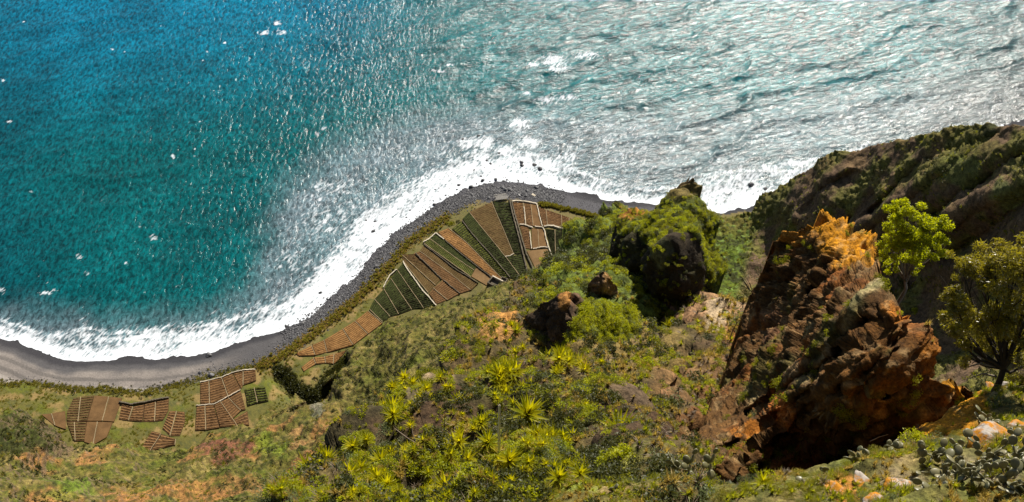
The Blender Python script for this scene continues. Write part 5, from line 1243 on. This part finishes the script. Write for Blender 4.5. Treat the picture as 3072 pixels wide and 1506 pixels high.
BG = {}
for k, (u, v, r) in enumerate(BLD):
    P = ground_at(u, v); P[2] = max(P[2], -.3)
    s_ = float(land_s(P[None, 0], P[None, 1])[0]); d = np.linalg.norm(P - CAM); rad = r * d / F * 1.3
    o = link('boulder', RM[k % 5], None, P); o.scale = (rad, rad, rad * rng.uniform(.8, 1.1)); o.rotation_euler = (0, 0, rng.uniform(0, 6.28))
    size = 'large' if r > 5.8 else ('mid-sized' if r > 3.9 else 'small')
    if u < 700: lab = ['dark boulder alone on the grey sand near the wash', 'dark boulder at the grass edge of the grey beach, larger one', 'small dark boulder at the grass edge of the grey beach'][min(2, max(0, k - (len(BLD) - 7)))]
    elif u > 2200: lab = f'{size} dark boulder in thin surf below the right-hand headland'
    else: lab = f'{size} black boulder {"standing in white surf" if s_ < 0 else "on the cobble beach"} {bank_phr(u, v)}'
    BG.setdefault(lab, []).append((o, u, v, r)); tag(o, lab, 'boulder', 'boulders in the surf' if s_ < 0 else 'boulders on the beach')

# ---- aloes / agaves: rosettes of strap leaves
def leaf_blade(L=1.0, w=0.075, curve=0.35, seg=6):
    t = np.linspace(0, 1, seg + 1); x = L * (t - 0.12 * curve * t ** 2); z = L * (0.05 * t - curve * 0.55 * t ** 2)
    wd = w * (1 - t ** 2.2) * (0.6 + 0.4 * np.sin(np.pi * np.clip(t * 1.3, 0, 1))) + 0.002
    V = np.concatenate([np.stack([x, -wd, z + wd * .35], 1), np.stack([x, 0 * x, z], 1), np.stack([x, wd, z + wd * .35], 1)]); n = seg + 1
    i = np.arange(seg); return V, np.concatenate([np.stack([i, i + 1, i + 1 + n, i + n], -1), np.stack([i + n, i + 1 + n, i + 1 + 2 * n, i + 2 * n], -1)])
BLADES = [np_mesh('leaf', *leaf_blade(1, .075, c), LF_YEL, True) for c in (.1, .3, .5)]
BLADE_DRY = np_mesh('dry_leaf', *leaf_blade(1, .05, .8), DEAD, True)
def rosette_dirs(n, rs_, low=-25, high=82):
    out = []
    for k in range(n):
        t = (k + .5) / n; el = R(high - (high - low) * t ** 0.85 + rs_.uniform(-7, 7)); az = k * 2.39996 + rs_.uniform(-.2, .2)
        out.append((az, el, (0.62 + 0.42 * math.sin(math.pi * min(1, t + .25))) * rs_.uniform(.85, 1.1), t))
    return out
def rosette(u, v, rpx, label, group, n=46, detail=True, want=None, stem=0.35):
    P, N, nm = on(u, v, want); d = np.linalg.norm(P - CAM); r = rpx * d / F * (1.45 if detail else 1.35)
    rs_ = np.random.default_rng(int(u * 13 + v * 7))
    if detail:
        e = empty('aloe', P + np.array([0, 0, r * .32]), 0); e.rotation_euler = (rs_.normal(0, .16) + .1, rs_.normal(0, .16), 0); tag(e, label, 'aloe', group)
        vv, ff = tubes([([(0, 0, -.3 - r * .5), (0, 0, r * stem * .6), (0, 0, r * stem)], [r * .12, r * .11, r * .08])], 7)
        link('stem', np_mesh('stem', vv, ff, BARKD), e)
        for az, el, ln, t in rosette_dirs(n, rs_):
            o = link('leaf', BLADE_DRY if t > .97 else BLADES[0 if t < .35 else (1 if t < .7 else 2)], e, (0, 0, r * stem)); o.rotation_euler = (0, -el, az); o.scale = (r * ln,) * 3
        return e
    o = link('aloe', ROSM[rs_.integers(0, len(ROSM))], None, P + [0, 0, r * .35 + .2]); o.scale = (r, r, r); o.rotation_euler = (rs_.normal(0, .12), rs_.normal(0, .12), rs_.uniform(0, 6.28))
    tag(o, label, 'aloe', group); return o
def joined_rosette(seed, n):
    rs_ = np.random.default_rng(seed); Vs, Fs, b = [], [], 0
    for az, el, ln, t in rosette_dirs(n, rs_, -10, 80):
        V, Fc = leaf_blade(ln, .10, .15 + .4 * t, 4)
        M = np.array((Matrix.Rotation(az, 3, 'Z') @ Matrix.Rotation(-el, 3, 'Y'))); Vs.append(V @ M.T); Fs.append(Fc + b); b += len(V)
    return np_mesh('aloe', np.concatenate(Vs), np.concatenate(Fs), LF_YEL, True)
ROSM = [joined_rosette(k, n) for k, n in enumerate((22, 26, 30, 18))]
cb = lambda x, y: (850 + x / 2.272, 950 + y / 2.272)
AL = [(1660, 800, 118, 'largest aloe, a tall dark-hearted rosette right of the white pole'), (870, 1085, 120, 'big spreading aloe low on the ridge, left of the dark hollow'), (2130, 940, 125, 'big aloe in the sun above the dark hollow, right of centre'), (680, 1010, 80, 'mid-sized aloe just left above the big spreading one'), (760, 690, 84, 'aloe on the ridge rim beside the small leaning stalk'),
      (400, 1160, 76, 'yellowish aloe near the bottom left end of the ridge'), (1420, 1005, 84, 'aloe at the foot of the white pole'), (1365, 870, 66, 'aloe left of the white pole, halfway down it'), (1530, 1050, 92, 'loose aloe below the foot of the white pole'), (1470, 1160, 96, 'large ragged aloe near the bottom edge, below the pole'),
      (730, 1215, 82, 'aloe cut by the bottom edge, below the big spreading one'), (490, 1225, 86, 'aloe at the bottom edge, left end of the ridge'), (800, 870, 72, 'aloe above the mid-sized pair, on the left rim slope'), (590, 800, 58, 'aloe overhanging the drop on the left rim'), (500, 890, 52, 'small aloe lowest on the left rim'), (490, 985, 64, 'aloe left of the mid-sized pair'),
      (580, 965, 52, 'small aloe tucked between two bigger ones on the left'), (190, 1235, 52, 'leftmost aloe at the bottom edge'), (280, 1050, 44, 'little aloe alone on the left brink'), (1200, 1060, 80, 'yellow aloe in the clump left below the pole'), (1130, 1190, 84, 'yellow aloe at the bottom, above the orange earth'), (1870, 1180, 84, 'green aloe near the bottom edge beside grey bushes'),
      (1240, 780, 66, 'yellow aloe in the middle of the ridge'), (730, 815, 44, 'small aloe between the rim aloes'), (2140, 275, 62, 'slim upright aloe on the upper ridge'), (2080, 385, 70, 'dark green aloe tuft at a shaded hole in the upper ridge'), (960, 575, 60, 'aloe beside the bright green bush on the rim'), (2060, 1060, 90, 'dark aloe under the big sunny one')]
GAL = 'large aloes on the near ridge'
for x, y, r, lab in AL: rosette(*cb(x, y), r / 2.272, lab, GAL, n=int(38 + r * .26))
c5 = lambda x, y: (1700 + x / 2.271, 950 + y / 2.271)
for x, y, r, lab in ((680, 80, 48, 'lone yellow aloe on the sunny saddle below the rock pinnacle'), (570, 1080, 74, 'aloe at the lip of the dark hollow, right of centre'), (120, 1085, 60, 'shaded aloe hanging beneath the big sunny one')): rosette(*c5(x, y), r / 2.271, lab, GAL, n=40)
rosette(2290, 1492, 34, 'pale aloe at the bottom edge in front of the lime bush', GAL, n=34)
def single_out(mem, tail):
    used = set()
    for word, key in (('largest', lambda m: -m[3]), ('leftmost', lambda m: m[1]), ('rightmost', lambda m: -m[1]), ('farthest', lambda m: m[2]), ('nearest', lambda m: -m[2]), ('smallest', lambda m: m[3])):
        left = [m for m in mem if m[0].name not in used]
        if len(left) < 2 and used: break
        k = min(mem, key=key)
        if k[0].name in used: continue
        used.add(k[0].name); k[0]['label'] = word + ' ' + tail
rs2 = np.random.default_rng(77); cnt = 0
SM = [(1620, 370, 130, 60, 26), (1530, 480, 90, 60, 15), (1500, 600, 70, 60, 15), (1600, 620, 120, 40, 18), (1900, 400, 90, 70, 20), (1950, 470, 90, 60, 14), (1420, 700, 120, 60, 8), (1200, 960, 90, 80, 8), (620, 1090, 130, 80, 8), (1000, 930, 150, 80, 6), (560, 1180, 160, 50, 8), (1750, 900, 60, 80, 5), (1850, 880, 60, 60, 5), (330, 1200, 100, 40, 6), (1650, 1120, 120, 60, 8), (2000, 1140, 100, 40, 6), (1340, 1130, 80, 60, 6), (900, 760, 120, 50, 5)]
place = ['in the yellow patch under the dark crag', 'in the yellow patch left of the dead branches', 'at the top of the white pole', 'above the largest aloe', 'on the upper right of the ridge', 'on the upper right of the ridge, lower row', 'left of the upper pole', 'left below the pole', 'behind the big spreading aloe', 'around the leaning stalk', 'near the bottom left edge', 'right of the largest aloe', 'left of the big sunny aloe', 'at the bottom left tip', 'at the bottom right of the pole', 'under the big sunny aloe', 'above the orange earth', 'below the bright green bush']
for (x, y, sx, sy, n), ph in zip(SM, place):
    mem = []
    for k in range(int(n * 1.15)):
        u, v = cb(rs2.normal(x, sx * .5), rs2.normal(y, sy * .5)); r = rs2.uniform(52, 88) / 2.272
        mem.append((rosette(u, v, r, 'one of the small yellow aloes ' + ph, 'small yellow aloes ' + ph, detail=False), u, v, r))
    single_out(mem, 'of the small yellow aloes ' + ph)

AP = proto('aloe_small', *[np.array(x) for x in (lambda m: ([v.co[:] for v in m.vertices], [p.vertices[:] for p in m.polygons]))(ROSM[1])], LF_YEL)
def d_al(P, N, U, V):
    g = sstep(1150, 1230, V) * sstep(1800, 1650, U) + np.exp(-(seg_dist(U, V, [(1560, 1110), (1520, 1190), (1500, 1230)]) / 60) ** 2) + .8 * np.exp(-(((U - 1700) / 70) ** 2 + ((V - 1130) / 50) ** 2))
    return np.clip(g, 0, 1) * sstep(-.05, .3, nz(P, 4, 480)) * .8
P, N, U, V = pick(L_RIDGE, 8500, d_al, rs); dd = np.linalg.norm(P - CAM, axis=1)
scatter('aloe_undergrowth', AP, P + [0, 0, .4], rs.uniform(8, 26, len(P)) * dd / F * 1.35, rs, lean=.3, sink=-.1)

for lab_, mem_ in BG.items():
    if len(mem_) > 1: single_out(mem_, 'of the ' + lab_.replace('boulder', 'boulders', 1))

# ---- rounded bushes one can pick out
BM = {'bright': [np_mesh('bush', *shrub_mesh(100 + k, 900, .13, 10), LF_BRIGHT) for k in range(2)], 'green': [np_mesh('bush', *shrub_mesh(110 + k, 900, .13, 10), LF_SHRUB) for k in range(2)], 'grey': [np_mesh('bush', *shrub_mesh(120, 900, .12, 10, aspect=3), LF_GREYG)], 'dark': [np_mesh('bush', *shrub_mesh(125, 900, .13, 10), LF_DARK)]}
BU = [(1425, 1030, 30, 'green', 'top bush of the dark green clump beside the orange scar'), (1395, 1068, 30, 'green', 'left bush of the clump beside the orange scar'), (1445, 1078, 34, 'green', 'central bush of the clump beside the orange scar'), (1478, 1062, 26, 'green', 'right bush of the clump beside the orange scar'), (1378, 1100, 30, 'dark', 'dark lower left bush of the clump by the orange scar'), (1490, 1098, 22, 'green', 'lower right bush of the clump by the orange scar'),
      (1408, 1140, 26, 'green', 'separate bush just below the clump by the orange scar'), (1318, 1228, 30, 'bright', 'bright yellow-green bush on the ridge rim'), (1312, 1255, 20, 'green', 'low green bush under the bright one on the rim'), (1960, 1232, 38, 'green', 'round dark green bush with lit top, centre of the sunny slope'), (1925, 1198, 28, 'bright', 'bright bush left above the round one'), (1940, 1150, 40, 'bright', 'broad lime bush at the top of the sunny slope'), (2060, 1146, 24, 'bright', 'small lime bush right of the broad one'),
      (2074, 1196, 22, 'bright', 'small lime bush lower right, beside the bare earth'), (2020, 1225, 48, 'grey', 'wide grey-green bush right of the round dark one'), (1832, 1278, 16, 'bright', 'tiny lime cushion on the sunny slope'), (1848, 1420, 26, 'green', 'green bush at the lip of the dark hollow'), (1780, 1175, 30, 'bright', 'yellow-green bush on the left of the sunny slope'), (1740, 1220, 24, 'green', 'green bush below the yellow-green one'), (2310, 1464, 42, 'bright', 'lime green bush at the bottom edge in front of the hollow'),
      (2755, 1350, 42, 'bright', 'vivid lime bush on the ledge brink'), (2820, 1370, 36, 'grey', 'grey-green feathery bush right of the vivid lime one'), (3020, 1240, 44, 'grey', 'grey-green bush on the upper right ledge'), (2980, 1270, 30, 'green', 'low olive bush on the right ledge'), (1625, 1450, 34, 'grey', 'silvery bush near the bottom edge, right of the ragged aloe'), (1600, 1478, 30, 'green', 'green bush under the silvery one'), (2255, 1240, 20, 'grey', 'pale bush at the base of the crag'), (2180, 1250, 14, 'green', 'little green tuft at the base of the crag'),
      (2670, 870, 30, 'green', 'olive bush hugging the crag under the lime tree'), (2720, 845, 34, 'dark', 'shaded bush at the foot of the lime tree'), (2695, 912, 12, 'bright', 'small lime tuft on top of the crag'), (2755, 940, 16, 'bright', 'small yellow tuft on the right rim of the crag'), (2560, 1290, 22, 'dark', 'dark bush in the shaded hollow'), (2330, 1420, 26, 'dark', 'bush with a lit tip in the shaded hollow, left'), (1350, 672, 17, 'green', 'round bush at the beach end of the fan of fields'), (1376, 665, 10, 'dark', 'dark small bush beside the round one by the beach'),
      (2420, 1440, 18, 'green', 'green tuft on the ledge brink'), (3060, 1180, 40, 'green', 'leafy bush behind the big tree trunk'), (1650, 1010, 10, 'dark', 'dark bush on the green ridge edge'), (1310, 1120, 14, 'dark', 'dark bush at the ridge edge, centre left')]
for k, (u, v, r, c, lab) in enumerate(BU):
    P, N, nm = on(u, v); d = np.linalg.norm(P - CAM); s_ = r * d / F * 1.05
    o = link('bush', BM[c][k % len(BM[c])], None, P - [0, 0, s_ * .15]); o.scale = (s_, s_, s_ * .85); o.rotation_euler = (0, 0, k * 1.3)
    tag(o, lab, 'bush')

# ---- prickly pears on the ledge
CAC = mat_leaf('cactus_pad', (0.085, 0.085, 0.035), (0.20, 0.175, 0.09), 0.15, (.4, .36, .10), 0.4, spec=.5)
def pad_mesh():
    n = 14; a = np.linspace(0, 2 * np.pi, n, endpoint=False); r = 1 + .12 * np.sin(a)
    x = np.cos(a) * .38 * r; z = np.sin(a) * .5 * r + .5
    V = np.concatenate([np.stack([x, 0 * x, z], 1), np.stack([x * .78, 0 * x + .07, (z - .5) * .8 + .5], 1), np.stack([x * .78, 0 * x - .07, (z - .5) * .8 + .5], 1), [[0, .09, .5], [0, -.09, .5]]])
    i = np.arange(n); j = (i + 1) % n
    q = np.concatenate([np.stack([i, j, j + n, i + n], -1), np.stack([j, i, i + 2 * n, j + 2 * n], -1)]); t1 = np.stack([i + n, j + n, 0 * i + 3 * n, 0 * i + 3 * n], -1); t2 = np.stack([j + 2 * n, i + 2 * n, 0 * i + 3 * n + 1, 0 * i + 3 * n + 1], -1)
    me = bpy.data.meshes.new('pad'); me.from_pydata(V.tolist(), [], q.tolist() + t1[:, :3].tolist() + t2[:, :3].tolist()); me.materials.append(CAC)
    for p in me.polygons: p.use_smooth = True
    return me
PAD = pad_mesh()
def cactus(u, v, n, size, label, want=None):
    P, N, nm = on(u, v, want); e = empty('prickly_pear', P); tag(e, label, 'cactus', 'prickly pears on the ledge')
    rs_ = np.random.default_rng(int(u + v * 3)); pads = []
    for k in range(n):
        s_ = size * rs_.uniform(.75, 1.2)
        if k < 3 or not pads: b = Vector((rs_.normal(0, size * .8), rs_.normal(0, size * .8), -.02)); q = Matrix.Rotation(rs_.uniform(0, 6.28), 4, 'Z') @ Matrix.Rotation(rs_.normal(0, .35), 4, 'X') @ Matrix.Rotation(rs_.normal(0, .3), 4, 'Y')
        else:
            pb, pm, ps = pads[rs_.integers(0, len(pads))]; ang = rs_.uniform(-.9, .9)
            b = pb + (pm @ Vector((math.sin(ang) * .34 * ps, 0, (.55 + .42 * math.cos(ang)) * ps))).to_3d(); q = pm @ Matrix.Rotation(ang * .8, 4, 'Y') @ Matrix.Rotation(rs_.normal(0, .4), 4, 'X') @ Matrix.Rotation(rs_.normal(0, .7), 4, 'Z')
        pads.append((b, q, s_)); o = link('pad', PAD, e); o.matrix_local = Matrix.Translation(b) @ q @ Matrix.Diagonal((s_, s_, s_, 1))
CA = [(2790, 1420, 'prickly pear at the left end of the dense cactus patch'), (2840, 1405, 'prickly pear below the feathery bush'), (2880, 1430, 'prickly pear in the middle of the dense cactus patch, upper row'), (2920, 1410, 'prickly pear left of the pale lichen rock'), (2850, 1455, 'prickly pear in the middle of the patch, second row'), (2900, 1465, 'prickly pear with one big round upright pad'), (2950, 1440, 'prickly pear below the pale lichen rock'), (2990, 1420, 'prickly pear at the foot of the lichen rock, right'),
      (3030, 1400, 'prickly pear right of the lichen rock'), (3000, 1460, 'prickly pear right of the big round pad'), (3050, 1450, 'prickly pear at the right frame edge, upper'), (2820, 1490, 'prickly pear at the bottom edge, left in the patch'), (2880, 1495, 'prickly pear at the bottom edge, centre of the patch'), (2940, 1492, 'prickly pear at the bottom edge, right of centre'), (3010, 1495, 'prickly pear at the bottom edge, near the corner'), (3060, 1492, 'prickly pear in the bottom right corner'),
      (2760, 1455, 'prickly pear next to the pale flat stones'), (2585, 1412, 'prickly pear on the brink above the pale stones'), (2655, 1380, 'small prickly pear under the vivid lime bush'), (2160, 1478, 'prickly pear at the bottom edge, centre right'), (2060, 1458, 'prickly pear on the brink below the dark hollow'), (2010, 1452, 'prickly pear on the brink, left one below the hollow'), (1880, 1478, 'low prickly pear by the thin wire'), (2100, 1498, 'prickly pear cut by the bottom edge, centre right'), (2460, 1440, 'single prickly pear standing among grass on the brink'), (2975, 1300, 'prickly pear in the gap left of the lichen rock')]
for u, v, lab in CA: cactus(u, v, 20 if u > 2700 else 11, .24 if u > 2700 else .27, lab, 'cliff_ledge')

# ---- rocks on the ledge
LICH = NT('lichen_rock'); _p = LICH.pos(); _a = LICH.noise(1.6, _p, 6, .7); _b = LICH.noise(5, _p, 5, .7)
_c = LICH.ramp(_b, [(.35, (.10, .08, .065)), (.5, (.30, .26, .22)), (.68, (.36, .32, .28))]); _c = LICH.mix(LICH.mr(_a, .47, .56), _c, (.34, .14, .01))
LICHM = LICH.done(LICH.principled(Base_Color=_c, Roughness=.9, Specular_IOR_Level=.15, Normal=LICH.bump(_b, .9, .06)).outputs[0])
RR = [np_mesh('rock', *rock_mesh(80 + k, 4, .3, .8), LICHM, True) for k in range(3)]
for k, (u, v, r, lab) in enumerate(((2992, 1345, 58, 'large pale lichen-covered rock above the cactus patch'), (2598, 1462, 34, 'pale cracked rock at the bottom, left of the flat stones'), (2700, 1468, 48, 'broad flat pale stone above the bottom edge'), (2625, 1498, 34, 'brownish rock cut by the bottom edge'), (2988, 1196, 22, 'pale rock at the foot of the big tree'), (3040, 1192, 26, 'pale rock right of the big tree trunk'), (3062, 1312, 26, 'pale rock at the right frame edge'), (2520, 1490, 34, 'orange lichen rock at the bottom edge'),
        (1333, 1182, 24, 'tan rock outcrop on the ridge rim'), (1262, 1222, 20, 'small tan rock on the left rim'), (2185, 985, 26, 'pale rock on the saddle under the slanting dark tree'), (1670, 1330, 20, 'grey rock right of the largest aloe'))):
    P, N, nm = on(u, v); d = np.linalg.norm(P - CAM); s_ = r * d / F
    o = link('rock', RR[k % 3], None, P - [0, 0, s_ * .25]); o.scale = (s_, s_, s_ * (.45 if 'flat' in lab else .85)); o.rotation_euler = (0, 0, k * 2.1); tag(o, lab, 'rock')

# ---- stalks, dead branches, wire, block
def px_line(pts, ds): return np.array([CAM + rays(u, v) * d for (u, v), d in zip(pts, ds)])
def stick(name, pts, ds, r0, r1, label, cat, mat=STALK, extra=()):
    A = resample(px_line(pts, ds), 14); paths = [(A, np.linspace(r0, r1, 14))]
    for q in extra:
        B = resample(px_line(q, [ds[0]] * len(q)), 8); paths.append((B, np.linspace(r1 * 1.2, r1 * .5, 8)))
    V, Fc = tubes(paths, 6); org = V.mean(0); o = link(name, np_mesh(name, V - org, Fc, mat), None, org); tag(o, label, cat); return o
P0, _, _ = on(1497, 1378); d0 = np.linalg.norm(P0 - CAM) - 1.0
h0 = 162 * d0 / F / math.cos(R(61)); stick('pole', [(1497, 1382), (1498, 1216)], [d0, d0 - h0 * .87], .07, .05, 'tall thin white pole standing on the aloe slope', 'pole')
P0, _, _ = on(1320, 1352); d0 = np.linalg.norm(P0 - CAM); stick('dead_stalk', [(1319, 1356), (1324, 1320), (1333, 1286)], [d0, d0 - 1.5, d0 - 3], .05, .03, 'short whitish dead flower stalk left of the white pole', 'stalk')
stick('dead_stalk', [(1333, 1284), (1334, 1262), (1333, 1245)], [d0 - 3, d0 - 3.6, d0 - 4], .03, .012, 'thin dry stem above the short whitish stalk', 'stalk', DEAD)
P0, _, _ = on(1310, 1362); d0 = np.linalg.norm(P0 - CAM) - .6
stick('dead_branch', [(1316, 1364), (1270, 1342), (1225, 1316), (1185, 1286)], [d0, d0 - .4, d0 - .6, d0 - .5], .04, .018, 'long grey dead branch lying across the left ridge', 'branch', DEAD, [[(1250, 1330), (1238, 1300), (1235, 1275)], [(1262, 1338), (1290, 1320)]])
P0, _, _ = on(1590, 1165); d0 = np.linalg.norm(P0 - CAM) - .8
for pts, lab in (([(1590, 1168), (1560, 1170), (1520, 1172)], 'bare dry branch pointing left under the yellow patch'), ([(1590, 1166), (1570, 1145), (1552, 1128)], 'bare dry branch leaning up left under the yellow patch'), ([(1592, 1166), (1615, 1155), (1640, 1160)], 'bare dry branch pointing right under the yellow patch'), ([(1640, 1250), (1655, 1190), (1672, 1120)], 'long thin curved stem rising on the upper ridge')):
    stick('dead_branch', pts, [d0, d0 - .5, d0 - .9], .035, .012, lab, 'branch', STALK if 'dry' in lab else DEAD)
P0, _, _ = on(1800, 1470); d0 = np.linalg.norm(P0 - CAM) - .7; stick('wire', [(1715, 1474), (1780, 1474), (1850, 1468), (1905, 1462)], [d0] * 4, .012, .012, 'thin pale wire strung along the bottom slope', 'wire')
stick('dead_branch', [(2610, 1324), (2640, 1310), (2665, 1303)], [36.5, 36.4, 36.3], .02, .01, 'thin bare twig in front of the dark hollow', 'branch', DEAD)
stick('dead_branch', [(1500 + 585 / 2.105 - 20, 500 + 610 / 2.105), (1758, 775), (1752, 765)], [108, 106, 105], .05, .02, 'small bleached dead snag among the green ridge shrubs', 'branch')
P0, _, _ = on(1483, 1042); o = link('concrete_block', np_mesh('concrete_block', *boxV(0, 0, .1, .42, .5, .3, .15), WALLM, False), None, P0 + [0, 0, .05]); tag(o, 'pale square block on the orange scar beside the bush clump', 'block')

# ---- trees
def tree(base_px, d, crowns, label, leafmat, barkmat, lsize=.12, dens=900, trunk_r=.14, name='tree', fork=None, aspect=2.2, jit=.6, group=None, seed=1, bare=()):
    rs_ = np.random.default_rng(seed); B = CAM + rays(*base_px) * d; e = empty(name, B); tag(e, label, 'tree', group)
    def wp(u, v, dd=0.0):
        el = math.asin(-rays(u, v)[2]); h_ = (base_px[1] - v) * d / F / math.cos(el); return CAM + rays(u, v) * (d - h_ * math.sin(el) * .9 + dd) - B
    fk = wp(*fork) if fork else np.array([0, 0, 1.6])
    tr = resample([[0, 0, -.8], fk * .5 + rs_.normal(0, .05, 3), fk], 8); link('trunk', np_mesh('trunk', *tubes([(tr, np.linspace(trunk_r, trunk_r * .7, 8))], 8), barkmat), e)
    for (u, v, r, dd) in crowns:
        c = wp(u, v, dd); rad = r * d / F
        m = (fk + c) / 2 + rs_.normal(0, .15, 3) - [0, 0, .2]
        path = resample([fk, m, c], 8); paths = [(path, np.linspace(trunk_r * .5, .015, 8))]
        for _ in range(5):
            q = c + rs_.normal(0, rad * .55, 3); s0 = path[rs_.integers(3, 7)]; paths.append((resample([s0, (s0 + q) / 2 + rs_.normal(0, .06, 3), q], 5), np.linspace(trunk_r * .16, .008, 5)))
        link('branch', np_mesh('branch', *tubes(paths, 5), barkmat), e)
        k = 7; cs = np.clip(rs_.normal(0, rad * .55, (k, 3)), -rad * .85, rad * .85); n = int(dens * (rad ** 2) * 1.0) + 60
        def fn(r_, n_):
            i = r_.integers(0, k, n_); p, dr = ball(r_, n_, (rad * .42,) * 2 + (rad * .28,), .25, False); return cs[i] + p, dr
        V, Fc = leaf_cloud(n, fn, lsize, rs_, 0.1, aspect)
        link('foliage_clump', np_mesh('foliage_clump', V, Fc, leafmat, False), e, c)['kind'] = 'stuff'
    for q in bare:
        A = np.array([wp(*p) for p in q]); link('bare_branch', np_mesh('bare_branch', *tubes([(resample(A, 10), np.linspace(.05, .012, 10))], 5), BARK), e)
    return e
tree((2705, 890), 56, [(2690, 640, 30, 0), (2720, 632, 34, 0), (2755, 660, 40, .5), (2790, 700, 44, .6), (2810, 735, 34, .6), (2700, 690, 44, 0), (2745, 715, 44, -.4), (2670, 730, 32, 0), (2700, 750, 40, -.3), (2760, 770, 32, 0), (2800, 670, 26, .3), (2675, 680, 24, 0), (2740, 800, 24, 0), (2680, 790, 26, 0)],
     'lime green tree growing behind the top of the rust crag', LF_TREE, BARK, .13, 2600, .12, fork=(2715, 840), seed=3)
tree((2980, 1196), 34.5, [(2985, 790, 48, 0), (3050, 780, 52, 0), (2930, 830, 46, 0), (2970, 850, 60, .3), (3040, 840, 70, .3), (2870, 920, 38, 0), (2920, 930, 55, 0), (2990, 940, 60, .3), (3060, 930, 60, .5), (2910, 1010, 44, 0), (2960, 1030, 44, .6), (3080, 1010, 60, 0), (2870, 1000, 34, .4), (2855, 870, 26, .3), (2880, 790, 26, .2), (2850, 960, 26, .3), (3150, 880, 60, 0), (3090, 1090, 44, .6), (3120, 850, 70, 0), (3130, 960, 60, 0), (2900, 1065, 34, .3), (3100, 800, 50, 0), (3040, 1060, 40, .8)],
     'big olive-leaved tree with dark trunk leaning over the ledge, right edge', LF_EUC, BARKD, .16, 2800, .13, fork=(3012, 1105), aspect=4.5, seed=5, bare=[[(3060, 1000), (3040, 930), (3072, 880), (3000, 850)], [(3075, 890), (3040, 860), (3010, 845)], [(2985, 1100), (2940, 1090), (2890, 1105)], [(2990, 1130), (2950, 1120), (2915, 1132)]])
tree((2228, 990), 74, [(2250, 850, 28, 0), (2285, 830, 28, 0), (2310, 810, 26, .5), (2232, 880, 24, 0), (2325, 850, 22, .5), (2270, 890, 26, 0), (2300, 870, 22, 0), (2225, 830, 20, 0)], 'sparse dark green tree with a slanting black trunk left of the crag', LF_DARK, BARKD, .16, 520, .12, fork=(2275, 895), seed=8, aspect=4)
tree((2195, 1000), 76, [(2215, 930, 20, 0), (2235, 945, 18, 0), (2200, 960, 14, 0)], 'small pale twiggy tree under the slanting dark one', LF_GREYG, BARK, .12, 260, .05, name='sapling', fork=(2210, 970), seed=9)
